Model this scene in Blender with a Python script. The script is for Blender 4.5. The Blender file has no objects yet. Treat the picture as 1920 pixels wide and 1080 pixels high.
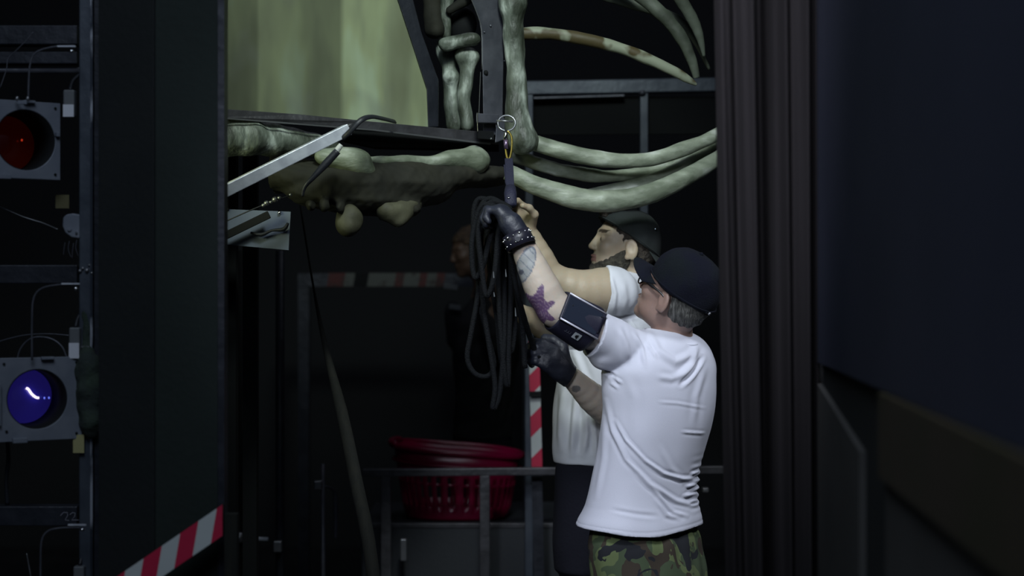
import bpy, math, random
import numpy as np
from mathutils import Vector, Matrix

random.seed(7)
rng = np.random.RandomState(5)
SC = bpy.context.scene
COL = SC.collection
F = 3000.0                     # focal length in pixels of a 1920 wide frame
EYE = 1.7

# ------------------------------------------------------------------ camera
cam_d = bpy.data.cameras.new('camera')
cam_d.lens = F / 1920 * 36
cam_d.sensor_width = 36
cam_d.clip_end = 60
cam = bpy.data.objects.new('camera', cam_d)
COL.objects.link(cam)
cam.location = (0, 0, EYE)
cam.rotation_euler = (math.pi / 2, 0, 0)
cam_d.dof.use_dof = True
cam_d.dof.focus_distance = 4.95
cam_d.dof.aperture_fstop = 1.9
SC.camera = cam

# ------------------------------------------------------------------ world, lights, exposure
world = bpy.data.worlds.new('world')
SC.world = world
world.use_nodes = True
bg = world.node_tree.nodes['Background']
bg.inputs[0].default_value = (0.55, 0.72, 1.0, 1)
bg.inputs[1].default_value = 0.030
SC.view_settings.view_transform = 'Standard'
SC.view_settings.look = 'None'
SC.view_settings.exposure = 0.0
SC.view_settings.gamma = 1.0
SC.view_settings.use_curve_mapping = False


def lamp(name, kind, loc, target, power, color, size=0.5, cone=60, blend=0.6):
    d = bpy.data.lights.new(name, kind)
    d.energy = power
    d.color = color
    if kind == 'AREA':
        d.shape = 'DISK'
        d.size = size
    if kind == 'SPOT':
        d.spot_size = math.radians(cone)
        d.spot_blend = blend
        d.shadow_soft_size = size
    o = bpy.data.objects.new(name, d)
    COL.objects.link(o)
    o.location = loc
    o.rotation_euler = (Vector(target) - Vector(loc)).to_track_quat('-Z', 'Y').to_euler()
    return o


lamp('key_work_light', 'SPOT', (-1.0, 0.7, 3.2), (0.40, 5.0, 1.40), 290, (0.82, 0.88, 1.0), 0.3, 25, 0.8)
lamp('side_work_light', 'SPOT', (0.10, 2.0, 4.2), (0.50, 5.0, 1.35), 280, (0.86, 0.89, 1.0), 0.3, 36, 0.9)
lamp('stage_wash_light', 'SPOT', (-1.15, 4.45, 2.05), (0.3, 5.45, 1.85), 9, (0.92, 1.0, 0.58), 0.12, 60, 0.8)
lamp('canvas_fill_light', 'SPOT', (0.10, 3.0, 3.8), (-0.20, 5.1, 2.50), 165, (0.88, 1.0, 0.90), 0.2, 50, 0.7)  # added spot that brightens the canvas, no known fixture
lamp('ambient_fill_light', 'AREA', (-0.5, 0.5, 5.0), (0.0, 4.0, 1.5), 68, (0.72, 0.84, 1.0), 2.4)  # invented overhead fill, gives the enclosed room its ambient level
lamp('rear_fill_light', 'AREA', (0.0, 7.2, 5.4), (0.0, 9.0, 0.0), 11, (0.80, 0.86, 1.0), 2.0)  # invented weak fill that lifts the black rear of the room
lamp('right_wing_light', 'SPOT', (1.9, 4.5, 2.9), (0.60, 5.05, 1.35), 75, (0.84, 0.90, 1.0), 0.2, 34, 0.8)


# ------------------------------------------------------------------ coordinates
def P(px, py, Y):
    """the point at depth Y that stands at this place of the view"""
    return Vector(((px - 960) * Y / F, Y, EYE - (py - 540) * Y / F))


def A(v):
    return np.array((v[0], v[1], v[2]), dtype=float)


# ------------------------------------------------------------------ materials
def mat(name, base=(.5, .5, .5), rough=.6, metal=0.0, base2=None, scale=8, detail=4, lo=.4, hi=.6, bump=0.0,
        bump_scale=None, stretch=(1, 1, 1), vcol=False, spec=.5, third=None, emit=None, emit_s=0, sheen=0, sss=0, coat=0,
        alpha_trans=0):
    m = bpy.data.materials.new(name)
    m.use_nodes = True
    nt = m.node_tree
    b = nt.nodes['Principled BSDF']
    b.inputs['Base Color'].default_value = (*base, 1)
    b.inputs['Roughness'].default_value = rough
    b.inputs['Metallic'].default_value = metal
    b.inputs['Specular IOR Level'].default_value = spec
    if sheen:
        b.inputs['Sheen Weight'].default_value = sheen
    if sss:
        b.inputs['Subsurface Weight'].default_value = sss
        b.inputs['Subsurface Radius'].default_value = (.012, .005, .003)
        b.inputs['Subsurface Scale'].default_value = 1.0
    if coat:
        b.inputs['Coat Weight'].default_value = coat
    if emit:
        b.inputs['Emission Color'].default_value = (*emit, 1)
        b.inputs['Emission Strength'].default_value = emit_s
    if alpha_trans:
        b.inputs['Transmission Weight'].default_value = alpha_trans
    tc = nt.nodes.new('ShaderNodeTexCoord')
    mp = nt.nodes.new('ShaderNodeMapping')
    mp.inputs['Scale'].default_value = stretch
    nt.links.new(tc.outputs['Object'], mp.inputs['Vector'])
    if vcol:
        at = nt.nodes.new('ShaderNodeAttribute')
        at.attribute_name = 'paint'
        nt.links.new(at.outputs['Color'], b.inputs['Base Color'])
    elif base2:
        nz = nt.nodes.new('ShaderNodeTexNoise')
        nz.inputs['Scale'].default_value = scale
        nz.inputs['Detail'].default_value = detail
        nt.links.new(mp.outputs[0], nz.inputs['Vector'])
        cr = nt.nodes.new('ShaderNodeValToRGB')
        cr.color_ramp.elements[0].position = lo
        cr.color_ramp.elements[0].color = (*base, 1)
        cr.color_ramp.elements[1].position = hi
        cr.color_ramp.elements[1].color = (*base2, 1)
        if third:
            e = cr.color_ramp.elements.new(min(.99, hi + .1))
            e.color = (*third, 1)
        nt.links.new(nz.outputs['Fac'], cr.inputs[0])
        nt.links.new(cr.outputs[0], b.inputs['Base Color'])
    if bump:
        n2 = nt.nodes.new('ShaderNodeTexNoise')
        n2.inputs['Scale'].default_value = bump_scale or scale * 3
        n2.inputs['Detail'].default_value = 5
        nt.links.new(mp.outputs[0], n2.inputs['Vector'])
        bp = nt.nodes.new('ShaderNodeBump')
        bp.inputs['Strength'].default_value = bump
        bp.inputs['Distance'].default_value = .01
        nt.links.new(n2.outputs['Fac'], bp.inputs['Height'])
        nt.links.new(bp.outputs[0], b.inputs['Normal'])
    return m


M = {}
M['black_wall'] = mat('black_wall', (.012, .013, .015), .9, bump=.1, bump_scale=30)
M['floor'] = mat('stage_floor', (.012, .012, .014), .6, base2=(.02, .02, .022), scale=5, bump=.1)
M['flat_dark'] = mat('flat_dark', (.006, .009, .010), .85, base2=(.008, .011, .012), scale=4, bump=.15, bump_scale=60)
M['flat_green'] = mat('flat_green', (.008, .015, .013), .85, base2=(.010, .018, .016), scale=4, bump=.15, bump_scale=60)
M['drape'] = mat('drape_cloth', (.023, .020, .0215), .95, base2=(.030, .026, .028), scale=6, bump=.2, bump_scale=200, stretch=(1, 1, .1), spec=.2)
M['blue_flat'] = mat('blue_flat', (.022, .028, .060), .8, base2=(.028, .034, .068), scale=3, bump=.1, bump_scale=40)
M['brown_band'] = mat('brown_band', (.040, .034, .012), .8, base2=(.050, .036, .018), scale=4)
M['grey_base'] = mat('grey_base', (.060, .058, .056), .85, base2=(.07, .068, .066), scale=4)
M['steel_blue'] = mat('painted_steel', (.050, .062, .085), .42, .35, base2=(.075, .090, .115), scale=9, bump=.15, spec=.6)
M['steel_dark'] = mat('dark_steel', (.018, .021, .030), .45, .3, base2=(.030, .034, .046), scale=12, bump=.2)
M['steel_grey'] = mat('grey_steel', (.075, .080, .10), .45, .4, base2=(.12, .125, .15), scale=14, bump=.2, hi=.7)
M['steel_rail'] = mat('rail_steel', (.050, .050, .056), .4, .3, base2=(.075, .075, .085), scale=16, bump=.25)
M['worn_edge'] = mat('worn_bare_steel', (.05, .06, .08), .35, .6, base2=(.55, .58, .66), scale=22, lo=.5, hi=.62, stretch=(1, 1, .35))
M['bright_steel'] = mat('bright_steel', (.55, .58, .66), .4, .35, base2=(.72, .76, .84), scale=20, bump=.1)
M['chrome'] = mat('chrome', (.75, .76, .8), .18, 1.0)
M['dull_metal'] = mat('dull_metal', (.30, .31, .33), .35, .8)
M['canvas'] = mat('placeholder')
M['black_rubber'] = mat('black_rubber', (.014, .016, .022), .5, bump=.1, bump_scale=80)
M['rope'] = mat('black_rope', (.0035, .0045, .006), .8, spec=.2, bump=.5, bump_scale=260)
M['webbing'] = mat('navy_webbing', (.008, .009, .028), .7, bump=.3, bump_scale=200)
M['lamp_grey'] = mat('lamp_housing_grey', (.14, .16, .20), .5, .1, base2=(.18, .20, .24), scale=10, bump=.1)
M['lamp_black'] = mat('lamp_black', (.006, .007, .008), .75, spec=.2)
M['lens_red'] = mat('red_lens', (.085, .008, .003), .12, emit=(.9, .03, .0), emit_s=.006, coat=.6)
M['lens_blue'] = mat('blue_lens', (.03, .03, .40), .10, emit=(.10, .07, 1.0), emit_s=.06, coat=.6)
M['filament'] = mat('lit_filament', (1, .9, 1), .3, emit=(.92, .80, 1.0), emit_s=1.6)
M['blue_dot'] = mat('blue_lit_dot', (.2, .2, 1), .3, emit=(.15, .2, 1.0), emit_s=1.0)
M['red_dot'] = mat('red_lit_dot', (1, .1, .05), .3, emit=(.9, .06, .02), emit_s=.45)
M['white_tag'] = mat('white_paper', (.60, .62, .68), .7)
M['grey_plastic'] = mat('grey_plastic', (.11, .12, .13), .5)
M['yellow_tag'] = mat('yellow_tape', (.32, .30, .14), .7)
M['yellow_tag_dull'] = mat('dull_yellow_tape', (.10, .09, .04), .8)  # darker, duller yellow than the other tag
M['chalk'] = mat('chalk', (.30, .30, .36), .9)
M['green_cloth'] = mat('dark_green_cloth', (.022, .032, .030), .95, base2=(.028, .045, .032), scale=20, bump=.6, bump_scale=60)
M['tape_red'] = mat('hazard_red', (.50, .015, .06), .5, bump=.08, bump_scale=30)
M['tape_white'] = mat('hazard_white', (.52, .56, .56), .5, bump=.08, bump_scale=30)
M['dim_red'] = mat('dim_scuffed_red', (.065, .003, .003), .6, base2=(.03, .004, .003), scale=20, lo=.5)  # hazard red darkened: the dimness at the rear is put into the colour
M['dim_white'] = mat('dim_scuffed_white', (.07, .077, .07), .6, base2=(.03, .02, .018), scale=22, lo=.55, hi=.7)  # white stripes of the rear beam, dimness in the colour too
M['basket'] = mat('magenta_plastic', (.20, .0015, .034), .28, bump=.05, bump_scale=12)
M['case'] = mat('flight_case_laminate', (.022, .026, .032), .6, bump=.1, bump_scale=50)
M['timber'] = mat('dark_timber', (.005, .006, .004), .9, base2=(.009, .0095, .006), scale=8, stretch=(8, 8, .6), bump=.2)
M['panel'] = mat('blue_grey_sheet', (.11, .135, .20), .5, .1, base2=(.14, .17, .24), scale=7)
M['bone'] = mat('bone_paint', (.045, .055, .040), .5, base2=(.17, .20, .165), scale=19, lo=.40, hi=.58, bump=.6, bump_scale=60, third=(.50, .56, .50), detail=10, stretch=(1, 1, .4))
M['bone_pale'] = mat('pale_bone_paint', (.12, .145, .10), .5, base2=(.27, .31, .235), scale=16, lo=.38, hi=.58, bump=.45, bump_scale=45, third=(.44, .48, .42), detail=9, stretch=(.5, 1, 1))
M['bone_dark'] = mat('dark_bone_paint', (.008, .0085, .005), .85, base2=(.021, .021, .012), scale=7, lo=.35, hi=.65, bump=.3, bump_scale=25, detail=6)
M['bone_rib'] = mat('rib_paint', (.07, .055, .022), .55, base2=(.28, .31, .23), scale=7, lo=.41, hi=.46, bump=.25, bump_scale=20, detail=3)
M['bone_shade'] = mat('shaded_rib_paint', (.050, .060, .045), .6, base2=(.12, .14, .11), scale=9, lo=.38, hi=.6, bump=.3, bump_scale=40)  # shade on the upper ribs put into a darker copy of the paint
M['bone_knob'] = mat('knob_bone_paint', (.040, .040, .022), .7, base2=(.095, .095, .058), scale=9, lo=.4, hi=.6, bump=.3, bump_scale=30)
M['skin'] = mat('skin', vcol=True, rough=.5, sss=.25, bump=.08, bump_scale=120)
M['hair_grey'] = mat('grey_hair', (.05, .05, .045), .7, base2=(.16, .16, .145), scale=30, stretch=(6, 1, 1), bump=.9, bump_scale=90)
M['hair_dark'] = mat('dark_hair', (.018, .014, .010), .8, base2=(.05, .04, .028), scale=60, bump=.9, bump_scale=140)
M['beard'] = mat('beard_hair', (.022, .020, .014), .85, base2=(.055, .050, .034), scale=70, bump=.9, bump_scale=160)
M['shirt1'] = mat('white_cotton', (.63, .645, .73), .85, bump=.12, bump_scale=500, sheen=.05)
M['shirt2'] = mat('white_jersey', (.58, .60, .64), .85, bump=.12, bump_scale=500)
M['shirt3'] = mat('black_jersey', (.005, .0055, .007), .9)
M['trouser_black'] = mat('black_trousers', (.009, .0095, .015), .95, bump=.2, bump_scale=80, spec=.2)
M['belt'] = mat('black_belt', (.012, .012, .016), .5)
M['boot'] = mat('black_leather', (.012, .012, .013), .45)
M['cap1'] = mat('navy_cap_cloth', (.004, .005, .012), .95, base2=(.005, .0075, .010), scale=8, bump=.3, bump_scale=250, spec=.2)
M['cap2'] = mat('green_black_cap_cloth', (.010, .014, .0135), .9, base2=(.014, .020, .019), scale=8, bump=.2, bump_scale=250)
M['glove'] = mat('black_glove', (.010, .012, .022), .5, base2=(.016, .019, .032), scale=20, bump=.3, bump_scale=60)
M['leather_black'] = mat('black_band_leather', (.012, .012, .022), .4)
M['phone_glass'] = mat('phone_screen', (.022, .028, .045), .12, coat=.5)
M['armband'] = mat('navy_neoprene', (.014, .014, .030), .5, bump=.1, bump_scale=200)
M['piping'] = mat('silver_piping', (.62, .62, .70), .35, .2)
M['logo_patch'] = mat('pale_patch', (.38, .42, .44), .6)
M['frame_black'] = mat('glasses_black', (.008, .008, .010), .3)
M['brass'] = mat('gold_metal', (.42, .33, .08), .35, .9)
M['violet_metal'] = mat('violet_anodised', (.28, .20, .34), .3, .8)
M['white_tape'] = mat('white_cloth_tape', (.55, .57, .54), .7, bump=.4, bump_scale=60)
M['glass'] = mat('spectacle_glass', (.9, .9, .9), .05, alpha_trans=1)


def canvas_mat():
    m = bpy.data.materials.new('painted_canvas')
    m.use_nodes = True
    nt = m.node_tree
    b = nt.nodes['Principled BSDF']
    b.inputs['Roughness'].default_value = .85
    tc = nt.nodes.new('ShaderNodeTexCoord')
    mp = nt.nodes.new('ShaderNodeMapping')
    mp.inputs['Scale'].default_value = (3.4, 3.4, 1.1)
    nt.links.new(tc.outputs['Object'], mp.inputs['Vector'])
    n1 = nt.nodes.new('ShaderNodeTexNoise')
    n1.inputs['Scale'].default_value = 1.6
    n1.inputs['Detail'].default_value = 3
    nt.links.new(mp.outputs[0], n1.inputs['Vector'])
    cr = nt.nodes.new('ShaderNodeValToRGB')
    els = cr.color_ramp.elements
    els[0].position = .30
    els[0].color = (.095, .105, .065, 1)
    els[1].position = .70
    els[1].color = (.27, .32, .22, 1)
    for p, c in ((.42, (.135, .155, .10)), (.52, (.185, .215, .13)), (.6, (.22, .27, .19))):
        e = els.new(p)
        e.color = (*c, 1)
    nt.links.new(n1.outputs['Fac'], cr.inputs[0])
    # broad vertical panels of differing paint
    sx = nt.nodes.new('ShaderNodeSeparateXYZ')
    nt.links.new(tc.outputs['Object'], sx.inputs[0])
    r2 = nt.nodes.new('ShaderNodeMapRange')
    r2.inputs['From Min'].default_value = -.02
    r2.inputs['From Max'].default_value = .60
    nt.links.new(sx.outputs['X'], r2.inputs[0])
    c2 = nt.nodes.new('ShaderNodeValToRGB')
    c2.color_ramp.interpolation = 'LINEAR'
    e2 = c2.color_ramp.elements
    e2[0].position = 0
    e2[0].color = (.55, .55, .55, 1)
    e2[1].position = 1
    e2[1].color = (1.25, 1.25, 1.15, 1)
    for p, v in ((.185, .62), (.20, 1.0), (.30, .9), (.40, .72), (.56, .72), (.585, 1.5), (.80, 1.5)):
        e = e2.new(p)
        e.color = (v, v, v * .95, 1)
    nt.links.new(r2.outputs[0], c2.inputs[0])
    mx = nt.nodes.new('ShaderNodeMix')
    mx.data_type = 'RGBA'
    mx.blend_type = 'MULTIPLY'
    mx.inputs['Factor'].default_value = 1
    nt.links.new(cr.outputs[0], mx.inputs[6])
    nt.links.new(c2.outputs[0], mx.inputs[7])
    # grey-brown stains
    n3 = nt.nodes.new('ShaderNodeTexNoise')
    n3.inputs['Scale'].default_value = 5
    nt.links.new(tc.outputs['Object'], n3.inputs['Vector'])
    c3 = nt.nodes.new('ShaderNodeValToRGB')
    c3.color_ramp.elements[0].position = .5
    c3.color_ramp.elements[1].position = .72
    c3.color_ramp.elements[1].color = (.6, .6, .6, 1)
    nt.links.new(n3.outputs['Fac'], c3.inputs[0])
    m2 = nt.nodes.new('ShaderNodeMix')
    m2.data_type = 'RGBA'
    m2.inputs[7].default_value = (.13, .14, .13, 1)
    nt.links.new(c3.outputs[0], m2.inputs['Factor'])
    nt.links.new(mx.outputs[2], m2.inputs[6])
    nt.links.new(m2.outputs[2], b.inputs['Base Color'])
    return m


M['canvas'] = canvas_mat()


def camo_mat():
    m = bpy.data.materials.new('camouflage_cloth')
    m.use_nodes = True
    nt = m.node_tree
    b = nt.nodes['Principled BSDF']
    b.inputs['Roughness'].default_value = .9
    tc = nt.nodes.new('ShaderNodeTexCoord')
    prev = None
    cols = [(.055, .080, .040), (.115, .150, .060), (.040, .030, .020), (.010, .012, .016)]
    for i, (sc, th) in enumerate(((0, 0), (13, .54), (11, .55), (12, .57))):
        if i == 0:
            rgb = nt.nodes.new('ShaderNodeRGB')
            rgb.outputs[0].default_value = (*cols[0], 1)
            prev = rgb.outputs[0]
            continue
        mp = nt.nodes.new('ShaderNodeMapping')
        mp.inputs['Location'].default_value = (i * 3.1, i * 1.7, i * 2.3)
        mp.inputs['Scale'].default_value = (1, 1, .8)
        nt.links.new(tc.outputs['Object'], mp.inputs[0])
        nz = nt.nodes.new('ShaderNodeTexNoise')
        nz.inputs['Scale'].default_value = sc
        nz.inputs['Detail'].default_value = 2
        nz.inputs['Distortion'].default_value = .7
        nt.links.new(mp.outputs[0], nz.inputs['Vector'])
        cr = nt.nodes.new('ShaderNodeMath')
        cr.operation = 'GREATER_THAN'
        cr.inputs[1].default_value = th
        nt.links.new(nz.outputs['Fac'], cr.inputs[0])
        mx = nt.nodes.new('ShaderNodeMix')
        mx.data_type = 'RGBA'
        nt.links.new(cr.outputs[0], mx.inputs['Factor'])
        nt.links.new(prev, mx.inputs[6])
        mx.inputs[7].default_value = (*cols[i], 1)
        prev = mx.outputs[2]
    nt.links.new(prev, b.inputs['Base Color'])
    return m


M['camo'] = camo_mat()


# ------------------------------------------------------------------ object helpers
def thing(name, label, cat, loc=(0, 0, 0), group=None):
    o = bpy.data.objects.new(name, None)
    COL.objects.link(o)
    o.location = loc
    o.empty_display_size = .1
    o['label'] = label
    o['category'] = cat
    if group:
        o['group'] = group
    return o


def tag(o, label=None, cat=None, group=None, kind=None):
    for k, v in (('label', label), ('category', cat), ('group', group), ('kind', kind)):
        if v:
            o[k] = v
    return o


def raw(name, verts, faces, material, parent=None, smooth=False, mats=None, mat_idx=None, origin=None):
    """verts in world space; the object's origin goes to `origin` (or its parent's)"""
    V = np.asarray(verts, dtype=np.float64)
    if origin is None:
        origin = A(world_loc(parent)) if parent else V.mean(0)
    V = V - np.asarray(origin)
    me = bpy.data.meshes.new(name)
    if isinstance(faces, np.ndarray):
        n = faces.shape[1]
        me.vertices.add(len(V))
        me.vertices.foreach_set('co', V.astype(np.float32).ravel())
        me.loops.add(faces.size)
        me.loops.foreach_set('vertex_index', faces.astype(np.int32).ravel())
        me.polygons.add(len(faces))
        me.polygons.foreach_set('loop_start', np.arange(0, faces.size, n, dtype=np.int32))
        me.update(calc_edges=True)
        me.validate()
    else:
        me.from_pydata([tuple(v) for v in V], [], [tuple(f) for f in faces])
        me.update()
    for mm in (mats or [material]):
        me.materials.append(mm)
    if mat_idx is not None:
        me.polygons.foreach_set('material_index', np.asarray(mat_idx, dtype=np.int32))
    if smooth:
        me.polygons.foreach_set('use_smooth', [True] * len(me.polygons))
    o = bpy.data.objects.new(name, me)
    COL.objects.link(o)
    if parent:
        o.parent = parent
        o.location = Vector(origin) - world_loc(parent)
    else:
        o.location = origin
    return o


def world_loc(o):
    v = Vector(o.location)
    while o.parent:
        o = o.parent
        v += Vector(o.location)
    return v


class MB:
    """collects shapes into one mesh, world coordinates"""

    def __init__(s):
        s.v, s.f, s.m = [], [], []

    def add(s, v, f, mi=0):
        n = len(s.v)
        s.v += [tuple(x) for x in v]
        s.f += [tuple(i + n for i in q) for q in f]
        s.m += [mi] * len(f)
        return s

    def obox(s, c, ax, ay, az, mi=0):
        """box from centre and three half-axis vectors"""
        c, ax, ay, az = map(Vector, (c, ax, ay, az))
        v = [c + ax * i + ay * j + az * k for i in (-1, 1) for j in (-1, 1) for k in (-1, 1)]
        f = [(0, 1, 3, 2), (4, 6, 7, 5), (0, 4, 5, 1), (2, 3, 7, 6), (0, 2, 6, 4), (1, 5, 7, 3)]
        return s.add(v, f, mi)

    def bar(s, a, b, w, h, up=(0, 0, 1), mi=0):
        a, b = Vector(a), Vector(b)
        d = (b - a).normalized()
        up = Vector(up)
        side = d.cross(up).normalized()
        up = side.cross(d).normalized()
        return s.obox((a + b) / 2, (b - a) / 2, side * w / 2, up * h / 2, mi)

    def tube(s, pts, r, n=8, mi=0, closed=False, caps=True, flat=1.0, res=None):
        pts = [Vector(p) for p in pts]
        rs = list(r) if hasattr(r, '__len__') else [r] * len(pts)
        if res:
            pts, rs = spline(pts, rs, res, closed)
        m = len(pts)
        vs, fs = [], []
        nrm = None
        for i in range(m):
            if closed:
                t = pts[(i + 1) % m] - pts[i - 1]
            else:
                t = pts[min(i + 1, m - 1)] - pts[max(i - 1, 0)]
            t = t.normalized() if t.length > 1e-9 else Vector((0, 0, 1))
            if nrm is None:
                nrm = t.orthogonal().normalized() if abs(t.y) > .9 else (Vector((0, 1, 0)) - t * t.y).normalized()
            nrm = (nrm - t * nrm.dot(t)).normalized()
            bn = t.cross(nrm)
            for j in range(n):
                a = 2 * math.pi * j / n
                vs.append(pts[i] + nrm * (math.cos(a) * rs[i] * flat) + bn * (math.sin(a) * rs[i]))
        for i in range(m if closed else m - 1):
            for j in range(n):
                k = (i + 1) % m
                fs.append((i * n + j, i * n + (j + 1) % n, k * n + (j + 1) % n, k * n + j))
        if caps and not closed:
            fs.append(tuple(range(n))[::-1])
            fs.append(tuple((m - 1) * n + j for j in range(n)))
        return s.add(vs, fs, mi)

    def ball(s, c, r, n=12, mi=0, axes=None):
        c = Vector(c)
        rr = (r, r, r) if not hasattr(r, '__len__') else r
        ax = axes or (Vector((1, 0, 0)), Vector((0, 1, 0)), Vector((0, 0, 1)))
        vs, fs = [], []
        k = max(4, n // 2)
        for i in range(k + 1):
            th = math.pi * i / k
            for j in range(n):
                ph = 2 * math.pi * j / n
                q = (math.sin(th) * math.cos(ph), math.sin(th) * math.sin(ph), math.cos(th))
                vs.append(c + ax[0] * (q[0] * rr[0]) + ax[1] * (q[1] * rr[1]) + ax[2] * (q[2] * rr[2]))
        for i in range(k):
            for j in range(n):
                fs.append((i * n + j, (i + 1) * n + j, (i + 1) * n + (j + 1) % n, i * n + (j + 1) % n))
        return s.add(vs, fs, mi)

    def build(s, name, material, parent=None, smooth=False, bevel=0, origin=None, mats=None):
        o = raw(name, s.v, s.f, material, parent, smooth, mats=mats, mat_idx=s.m if mats else None, origin=origin)
        if bevel:
            b = o.modifiers.new('bevel', 'BEVEL')
            b.width = bevel
            b.segments = 2
            b.limit_method = 'ANGLE'
        return o


def spline(pts, rs, res, closed=False):
    op, orr = [], []
    n = len(pts)
    rng_ = range(n) if closed else range(n - 1)
    g = (lambda i: pts[i % n]) if closed else (lambda i: pts[max(0, min(n - 1, i))])
    h = (lambda i: rs[i % n]) if closed else (lambda i: rs[max(0, min(n - 1, i))])
    for i in rng_:
        for k in range(res):
            t = k / res
            p0, p1, p2, p3 = g(i - 1), g(i), g(i + 1), g(i + 2)
            op.append(.5 * ((2 * p1) + (p2 - p0) * t + (2 * p0 - 5 * p1 + 4 * p2 - p3) * t * t + (3 * p1 - p0 - 3 * p2 + p3) * t ** 3))
            orr.append(h(i) * (1 - t) + h(i + 1) * t)
    if not closed:
        op.append(pts[-1])
        orr.append(rs[-1])
    return op, orr


# ------------------------------------------------------------------ distance-field sculpting
class Field:
    def __init__(s, lo, hi, h):
        s.lo = np.array(lo, float)
        s.h = h
        s.n = np.ceil((np.array(hi, float) - s.lo) / h).astype(int) + 1
        s.V = np.full(s.n, .5, np.float32)

    def _box(s, lo, hi):
        a = np.clip(np.floor((np.asarray(lo) - s.lo) / s.h).astype(int), 0, s.n - 1)
        b = np.clip(np.ceil((np.asarray(hi) - s.lo) / s.h).astype(int) + 1, 1, s.n)
        sl = tuple(slice(a[i], b[i]) for i in range(3))
        g = [(s.lo[i] + np.arange(a[i], b[i]) * s.h).astype(np.float32) for i in range(3)]
        return sl, g[0][:, None, None], g[1][None, :, None], g[2][None, None, :]

    def _mix(s, sl, d, k, op='add'):
        v = s.V[sl]
        if op == 'add':
            if k > 0:
                q = np.maximum(k - np.abs(v - d), 0) / k
                s.V[sl] = np.minimum(v, d) - q * q * k * .25
            else:
                s.V[sl] = np.minimum(v, d)
        else:
            d = -d
            if k > 0:
                q = np.maximum(k - np.abs(v - d), 0) / k
                s.V[sl] = np.maximum(v, d) + q * q * k * .25
            else:
                s.V[sl] = np.maximum(v, d)

    def cap(s, a, b, ra, rb=None, k=.02, op='add'):
        rb = ra if rb is None else rb
        a, b = A(a), A(b)
        m = max(ra, rb) + k + 3 * s.h
        sl, x, y, z = s._box(np.minimum(a, b) - m, np.maximum(a, b) + m)
        if s.V[sl].size == 0:
            return s
        d = b - a
        L = max(float(d @ d), 1e-9)
        t = np.clip(((x - a[0]) * d[0] + (y - a[1]) * d[1] + (z - a[2]) * d[2]) / L, 0, 1)
        q = np.sqrt((x - a[0] - t * d[0]) ** 2 + (y - a[1] - t * d[1]) ** 2 + (z - a[2] - t * d[2]) ** 2) - (ra + (rb - ra) * t)
        s._mix(sl, q, k, op)
        return s

    def chain(s, pts, rs, k=.02, res=None, op='add'):
        pts = [Vector(p) for p in pts]
        if res:
            pts, rs = spline(pts, rs, res)
        for i in range(len(pts) - 1):
            s.cap(pts[i], pts[i + 1], rs[i], rs[i + 1], k if i == 0 else min(k, .004), op)
        return s

    def ell(s, c, r, R=None, k=.02, op='add'):
        """R: 3 orthonormal axes as rows"""
        c = A(c)
        R = np.eye(3) if R is None else np.array(R, float)
        m = max(r) + k + 3 * s.h
        sl, x, y, z = s._box(c - m, c + m)
        if s.V[sl].size == 0:
            return s
        dx, dy, dz = x - c[0], y - c[1], z - c[2]
        k0 = 0
        k1 = 0
        for i in range(3):
            q = (dx * R[i][0] + dy * R[i][1] + dz * R[i][2]) / r[i]
            k0 = k0 + q * q
            k1 = k1 + (q / r[i]) ** 2
        k0, k1 = np.sqrt(k0), np.sqrt(k1) + 1e-6
        s._mix(sl, k0 * (k0 - 1) / k1, k, op)
        return s

    def loft(s, st, yaw, k=.02, ends=True, op='add', power=2.0):
        """st: rows (z, cx, cy, a, b); a lies along the yaw direction"""
        st = sorted(st)
        T = np.array(st, float)
        z0, z1 = T[0, 0], T[-1, 0]
        m = T[:, 3:].max() + k + 3 * s.h
        lo = np.array([T[:, 1].min() - m, T[:, 2].min() - m, z0 - k - 3 * s.h])
        hi = np.array([T[:, 1].max() + m, T[:, 2].max() + m, z1 + k + 3 * s.h])
        sl, x, y, z = s._box(lo, hi)
        zc = z.ravel()
        cx, cy, a, b = (smooth_interp(zc, T[:, 0], T[:, i])[None, None, :] for i in (1, 2, 3, 4))
        c_, s_ = math.cos(yaw), math.sin(yaw)
        u = ((x - cx) * c_ + (y - cy) * s_) / a
        v = (-(x - cx) * s_ + (y - cy) * c_) / b
        k0 = (np.abs(u) ** power + np.abs(v) ** power) ** (1 / power)
        k1 = np.sqrt((u / a) ** 2 + (v / b) ** 2) + 1e-6
        d = k0 * (k0 - 1) / k1
        d = np.maximum(d, np.maximum(z0 - z, z - z1))
        s._mix(sl, d, k, op)
        return s

    def cut(s, p, n):
        """remove everything on the side the normal points to"""
        p, n = A(p), A(Vector(n).normalized())
        sl, x, y, z = s._box(s.lo, s.lo + s.n * s.h)
        d = (x - p[0]) * n[0] + (y - p[1]) * n[1] + (z - p[2]) * n[2]
        s.V = np.maximum(s.V, d)
        return s

    def cut_box(s, p, n, lo, hi):
        p, n = A(p), A(Vector(n).normalized())
        sl, x, y, z = s._box(lo, hi)
        d = (x - p[0]) * n[0] + (y - p[1]) * n[1] + (z - p[2]) * n[2]
        s.V[sl] = np.maximum(s.V[sl], d)
        return s

    def net(s):
        V = np.pad(s.V, 1, constant_values=.5)
        lo = s.lo - s.h
        S = V < 0
        c = np.zeros(np.array(V.shape) - 1, np.int8)
        offs = [(i, j, k) for i in (0, 1) for j in (0, 1) for k in (0, 1)]
        nx, ny, nz = c.shape
        for i, j, k in offs:
            c += S[i:i + nx, j:j + ny, k:k + nz]
        act = (c > 0) & (c < 8)
        I = np.argwhere(act)
        idx = np.full(c.shape, -1, np.int32)
        idx[act] = np.arange(len(I))
        pos = np.zeros((len(I), 3))
        cnt = np.zeros(len(I))
        cv = {o: V[I[:, 0] + o[0], I[:, 1] + o[1], I[:, 2] + o[2]] for o in offs}
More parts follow.
